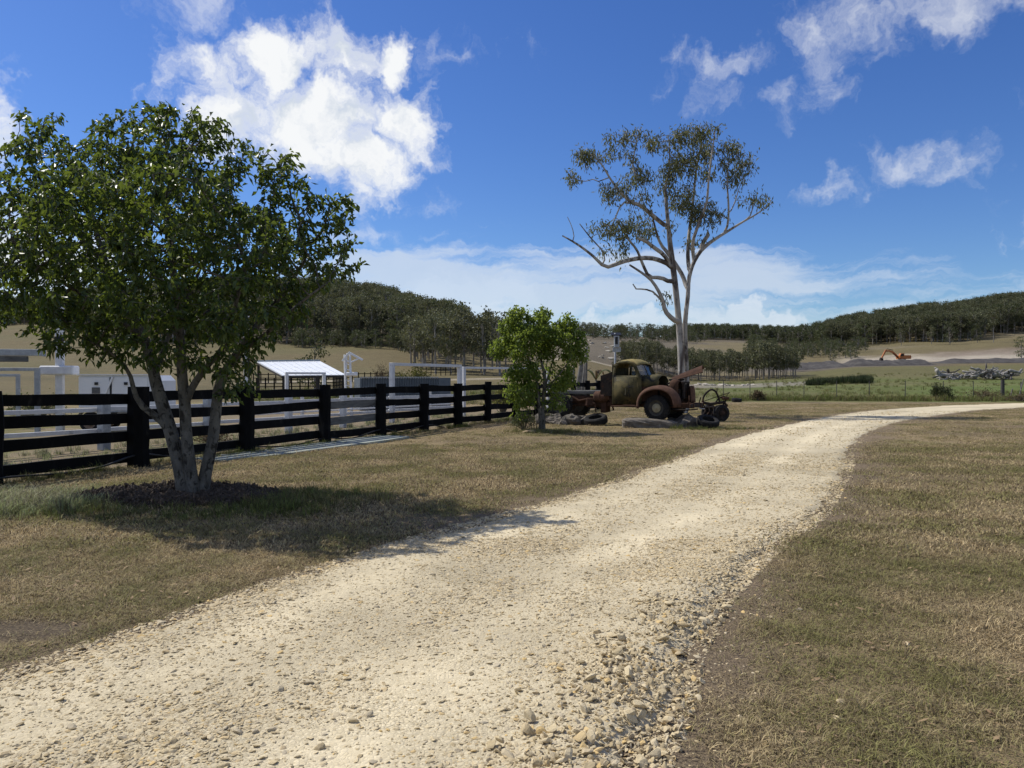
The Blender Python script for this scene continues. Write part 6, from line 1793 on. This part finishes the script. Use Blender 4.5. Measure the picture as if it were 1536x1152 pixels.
# bleached log pile
LOGW = rough_mat('bleached_log', (.20, .185, .165), (.34, .32, .29), 3, .9, .3, (.07, .06, .052), bd=.03, sc3=1.6, thr=(.56, .7))
LOGD = rough_mat('dark_log', (.06, .052, .045), (.12, .105, .09), 3, .9, .3)
def log_mesh(seed):
    r2 = random.Random(seed); pts = [Vector((x, r2.uniform(-.15, .15), r2.uniform(-.15, .15))) for x in np.linspace(-1, 1, 6)]
    mb = MB().tube(pts, [.13, .12, .11, .10, .085, .06], 8)
    for _ in range(2):
        k = r2.randrange(1, 5); d = Vector((r2.uniform(-.2, .4), r2.uniform(-1, 1), r2.uniform(-.2, 1))).normalized()
        mb.tube([pts[k], pts[k] + d * r2.uniform(.2, .5)], [.055, .03], 6)
    return mb
lsrc = [source(log_mesh(k).build('log', LOGW if k % 3 else LOGD, smooth=True)) for k in range(6)]
for k in range(96):
    side = rr.random()
    px = rr.uniform(1418, 1462) if side < .42 else rr.uniform(1464, 1520)
    Y = 122 + rr.uniform(-2.2, 2.2)
    o = bpy.data.objects.new('log', lsrc[rr.randrange(6) if rr.random() < .5 else rr.choice((1, 2, 4, 5))].data); COL.objects.link(o)
    s = rr.uniform(.9, 2.2); top = .7 if px < 1462 else 1.2
    o.location = on_ground(px, Y, .2 + rr.uniform(0, top)); o.scale = (s, s * .62, s * .62)
    o.rotation_euler = (rr.uniform(0, 6), rr.uniform(-.45, .45), rr.uniform(-1.0, 1.0))
    tag(o, 'bleached log in the heap of felled timber on the green paddock' if o.data.materials[0] == LOGW else 'dark unbleached log in the heap of felled timber', 'log', 'logs of the felled timber heap')
for k, (px, ry, rz, s, lb) in enumerate(((1478, -1.35, .3, 1.6, 'dark stump standing up out of the timber heap'), (1421, .35, -.2, 1.9, 'thick white log at the end of the timber heap'), (1512, -.22, .1, 2.6, 'long pale branch sticking out of the timber heap'))):
    o = bpy.data.objects.new('log', lsrc[0 if k == 0 else 1].data); COL.objects.link(o); o.location = on_ground(px, 120.5, .6 + .5 * (k != 1)); o.scale = (s, s * (1.5 if k == 1 else 1), s * (1.5 if k == 1 else 1)); o.rotation_euler = (0, ry, rz)
    tag(o, lb, 'log', 'logs of the felled timber heap')

# wire fence of the green paddock
PICKET = rough_mat('dark_steel_picket', (.05, .047, .043), (.085, .08, .07), 5, .8, .1)
STAKE = rough_mat('grey_stake', (.13, .12, .105), (.2, .19, .17), 5, .9, .2)
def build_wire_fence():
    Yf = 54.0
    root = empty('wire_fence', on_ground(1085, Yf), 0, 'thin wire fence on steel pickets edging the green paddock', 'fence')
    b0 = root.location
    xs = [1085, 1125, 1165, 1206, 1255, 1304, 1358, 1415, 1460]
    pts = []
    for px in xs:
        q = on_ground(px, Yf); pts.append(q)
        MB().box(q + Vector((0, 0, .62)) - b0, (.036, .036, 1.5), .3).build('picket', PICKET, root)
    q = on_ground(1504, 55.5); pts.append(q)
    MB().tube([q + Vector((0, 0, -.2)) - b0, q + Vector((0, 0, .7)) - b0, q + Vector((0, 0, 1.45)) - b0], [.14, .13, .12], 8).build('strainer_post', PICKET, root)
    e1 = on_ground(1700, 66)
    pts.append(e1)
    for z in (.3, .6, .9, 1.2):
        mb = MB()
        for a, b in zip(pts[:-1], pts[1:]): mb.tube([a + Vector((0, -.04, z)) - b0, (a + b) / 2 + Vector((0, -.04, z - .02)) - b0, b + Vector((0, -.04, z)) - b0], .004, 3, False)
        mb.build('wire', PICKET, root, fix=False)
    for k, f in enumerate((.12, .2, .29, .39, .5)):
        q = pts[-2].lerp(e1, f); q.z = tz(q.x, q.y); MB().box(q + Vector((0, 0, .6)) - b0, (.06, .06, 1.4), .3).build('picket', PICKET, root)
    for px0, px1, Y in ((1514, 1519, 54.5), (1527, 1535, 54.2)):
        a = on_ground(px0, Y, -.1); b = P(px1, 566 + 1840 / Y - 17 - (14 if px0 > 1520 else 0), Y)
        mb = MB(); bar(mb, a - b0, b - b0, .06); mb.build('stake', STAKE, root)
build_wire_fence()

# shrubs
def shrub(px, Y, w, h, n, mat, seed, label, leaf=.14, name='shrub', twigs=True):
    r2 = np.random.default_rng(seed); q = on_ground(px, Y)
    t = empty(name, q, 0, label, 'shrub')
    mb = MB(); B, D = [], []
    for k in range(26):
        a = r2.uniform(0, 6.28); rad = w / 2 * math.sqrt(r2.uniform(.02, 1)); hh = h * r2.uniform(.5, 1) * (1 - .45 * (2 * rad / w) ** 2)
        e = Vector((rad * math.cos(a), rad * math.sin(a), hh)); m_ = Vector((e.x * .35, e.y * .35, hh * .55))
        mb.tube([Vector((0, 0, -.05)), m_, e], [.02 * w, .013 * w, .004], 4, False)
        k2 = n // 26
        f = r2.uniform(.3, 1, (k2, 1)); B.append(np.array(m_) + (np.array(e) - np.array(m_)) * f + r2.normal(0, .07 * w, (k2, 3))); D.append(r2.normal(size=(k2, 3)) + np.array([0, 0, .3]))
    mb.build('stems', BARK_TWIG, t, fix=False)
    B = np.concatenate(B); B[:, 2] = np.maximum(B[:, 2], .03)
    V, F = leaves(B, np.concatenate(D), leaf, leaf * .5, seed); mesh_obj('foliage', V, F, mat, t)
    return t
DRY = leaf_mat('dry_brown_leaf', [(.10, .07, .04), (.15, .11, .06), (.2, .15, .09)], .2, .7, .1)
YEL = leaf_mat('yellow_green_leaf', [(.14, .15, .035), (.2, .2, .05), (.26, .24, .07)], .35, .5, .2)
shrub(1413, 53.6, 1.5, 1.15, 1300, LEAF_OLIVE, 61, 'dark grey green shrub by a picket of the wire fence')
shrub(1404, 53.8, .6, 1.5, 500, LEAF_OLIVE, 62, 'tall thin shrub leaning beside the dark grey green shrub')
shrub(1137, 52.5, 1.0, .75, 700, DRY, 63, 'dry brown grassy bush at the edge of the green paddock')
shrub(617, 46, 2.7, 2.5, 3200, YEL, 64, 'yellow green bush behind the corrugated bin', .16)
shrub(574, 66, 1.9, 3.4, 1100, DRY, 65, 'bare twiggy bush on the slope behind the hoist mast', .12)
shrub(752, 33.5, 1.3, 1.5, 800, YEL, 66, 'thin pale bush between the fence and the young tree', .12)
shrub(757, 36, 1.5, 1.3, 500, DRY, 67, 'dry bush behind the fence and the young tree', .12)
shrub(786, 22.5, .75, .75, 700, LEAF_OLIVE, 68, 'small dry shrub at the foot of the young tree', .07)
shrub(318, 17.6, .9, .5, 380, DRY, 69, 'dry weeds at the foot of the black fence behind the broad tree', .07)
shrub(1530, 51.5, 2.2, .6, 500, DRY, 70, 'low dry weeds under the leaning stakes', .12)
shrub(1475, 54.2, 2.6, .8, 900, DRY, 71, 'dry brown weeds round the strainer post', .12)
shrub(50, 27, 2.2, 1.0, 1400, LEAF_OLIVE, 72, 'low green weeds behind the galvanised gate frames', .1)

# dead trunks, palm seedling and the solar pole behind the cab
def dead_trunk(px, top, Y, r_, label, seed, lean=0):
    r2 = random.Random(seed); q = on_ground(px, Y); h = EYE + (566 - top) / FPX * Y - q.z
    t = MB().tube([(0, 0, -.2), (lean * .3 + r2.uniform(-.03, .03), 0, h * .35), (lean * .7 + r2.uniform(-.04, .04), 0, h * .7), (lean, 0, h)], [r_ * 1.2, r_, r_ * .85, r_ * .6], 7)
    for k in range(3):
        z = h * r2.uniform(.55, .95); t.tube([(lean * .8, 0, z), (lean * .8 + r2.uniform(-.4, .4), r2.uniform(-.3, .3), z + r2.uniform(.1, .4))], [r_ * .4, r_ * .15], 4)
    o = t.build('dead_trunk', STAKE, smooth=True); o.location = q
    tag(o, label, 'dead tree')
dead_trunk(866, 528, 44, .17, 'thickest grey dead trunk beyond the truck tray', 1, .25)
dead_trunk(872, 520, 45, .12, 'leaning grey dead trunk beside the thickest one', 2, .3)
dead_trunk(879, 516, 44.5, .085, 'straight thin dead trunk nearest the palm seedling', 3, .02)
dead_trunk(862, 545, 43, .1, 'short grey stump left of the dead trunks', 4, -.05)
def build_palm():
    q = on_ground(894, 46); t = empty('palm_seedling', q, 0, 'small drooping palm seedling between dead trunks and cab', 'palm')
    MB().tube([(0, 0, -.1), (.03, 0, .6), (.0, 0, 1.5)], [.09, .07, .05], 7).build('stem', BARK_TWIG, t, smooth=True)
    for k in range(7):
        a = k * .9 + .2; L = 1.0 + .2 * (k % 3)
        pts = [Vector((0, 0, 1.45)), Vector((L * .4 * math.cos(a), L * .4 * math.sin(a), 2.0)), Vector((L * .8 * math.cos(a), L * .8 * math.sin(a), 2.05)), Vector((L * 1.15 * math.cos(a), L * 1.15 * math.sin(a), 1.75))]
        pts = spline(pts, 5); mb = MB(); vs, fs = [], []
        for i, p in enumerate(pts):
            w = .09 * math.sin(math.pi * (i + 1) / (len(pts) + 1)) + .01; n = Vector((-math.sin(a), math.cos(a), 0))
            vs += [p - n * w - Vector((0, 0, w * .6)), p, p + n * w - Vector((0, 0, w * .6))]
        for i in range(len(pts) - 1):
            for j in (0, 1): fs.append((3 * i + j, 3 * i + j + 1, 3 * i + j + 4, 3 * i + j + 3))
        mb.raw(vs, fs).build('frond', DRY if k % 2 else LEAF_OLIVE, t, fix=False)
build_palm()
def build_solar():
    Y = 47; q = on_ground(922.5, Y); t = empty('solar_pole', q, 0, 'steel pole with a dark solar panel box on top', 'pole')
    h = EYE + (566 - 500) / FPX * Y - q.z
    MB().tube([(0, 0, -.2), (0, 0, h)], .055, 8).build('pole', GALV, t, smooth=True)
    MB().box((.05, 0, h - .05), (.62, .5, .06), Matrix.Rotation(R(20), 3, 'X'), .01).build('panel', HOSE, t)
    MB().box((.08, -.1, h - .5), (.3, .25, .75), None, .02).build('battery_box', GALV, t)
    MB().box((.06, -.24, h - .45), (.16, .03, .45), None, .005).build('box_door', HOSE, t)
    MB().box((.1, -.05, h - 1.0), (.5, .04, .3), None, .01).build('sign_plate', GALV, t)
build_solar()
# sandy patch on the mound of the young tree, small stones on the lawn
o = MB().rock((0, 0, 0), (.42, .3, .10), 88, 3, .1).build('sand_heap', rough_mat('pale_sand', (.30, .22, .13), (.38, .29, .18), 9, .95, .4), smooth=True); o.location = (SMALL.x - .35, SMALL.y - .55, .04); tag(o, 'small heap of pale sandy soil at the foot of the young tree', 'soil heap')
lst = MB().rock((0, 0, 0), (1, .8, .4), 91, 2, .2).build('field_pebble', STONE); source(lst)
for k in range(150):
    y = rr.uniform(3.2, 13); x = rr.uniform(1.0, 6.5) if k % 4 else rr.uniform(-4.5, -1)
    rd_, _ = road_side(np.array([x]), np.array([y]))
    if rd_[0] < .08 or rd_[0] > 1.4: continue
    s = rr.uniform(.012, .045); o = bpy.data.objects.new('loose_stone', lst.data); COL.objects.link(o); o.location = (x, y, tz(x, y) + s * .2); o.scale = (s, s, s); o.rotation_euler = (0, 0, rr.uniform(0, 6))
    tag(o, 'pale loose stone strewn on the bare verge beside the road', 'stone', 'loose stones on the verge')
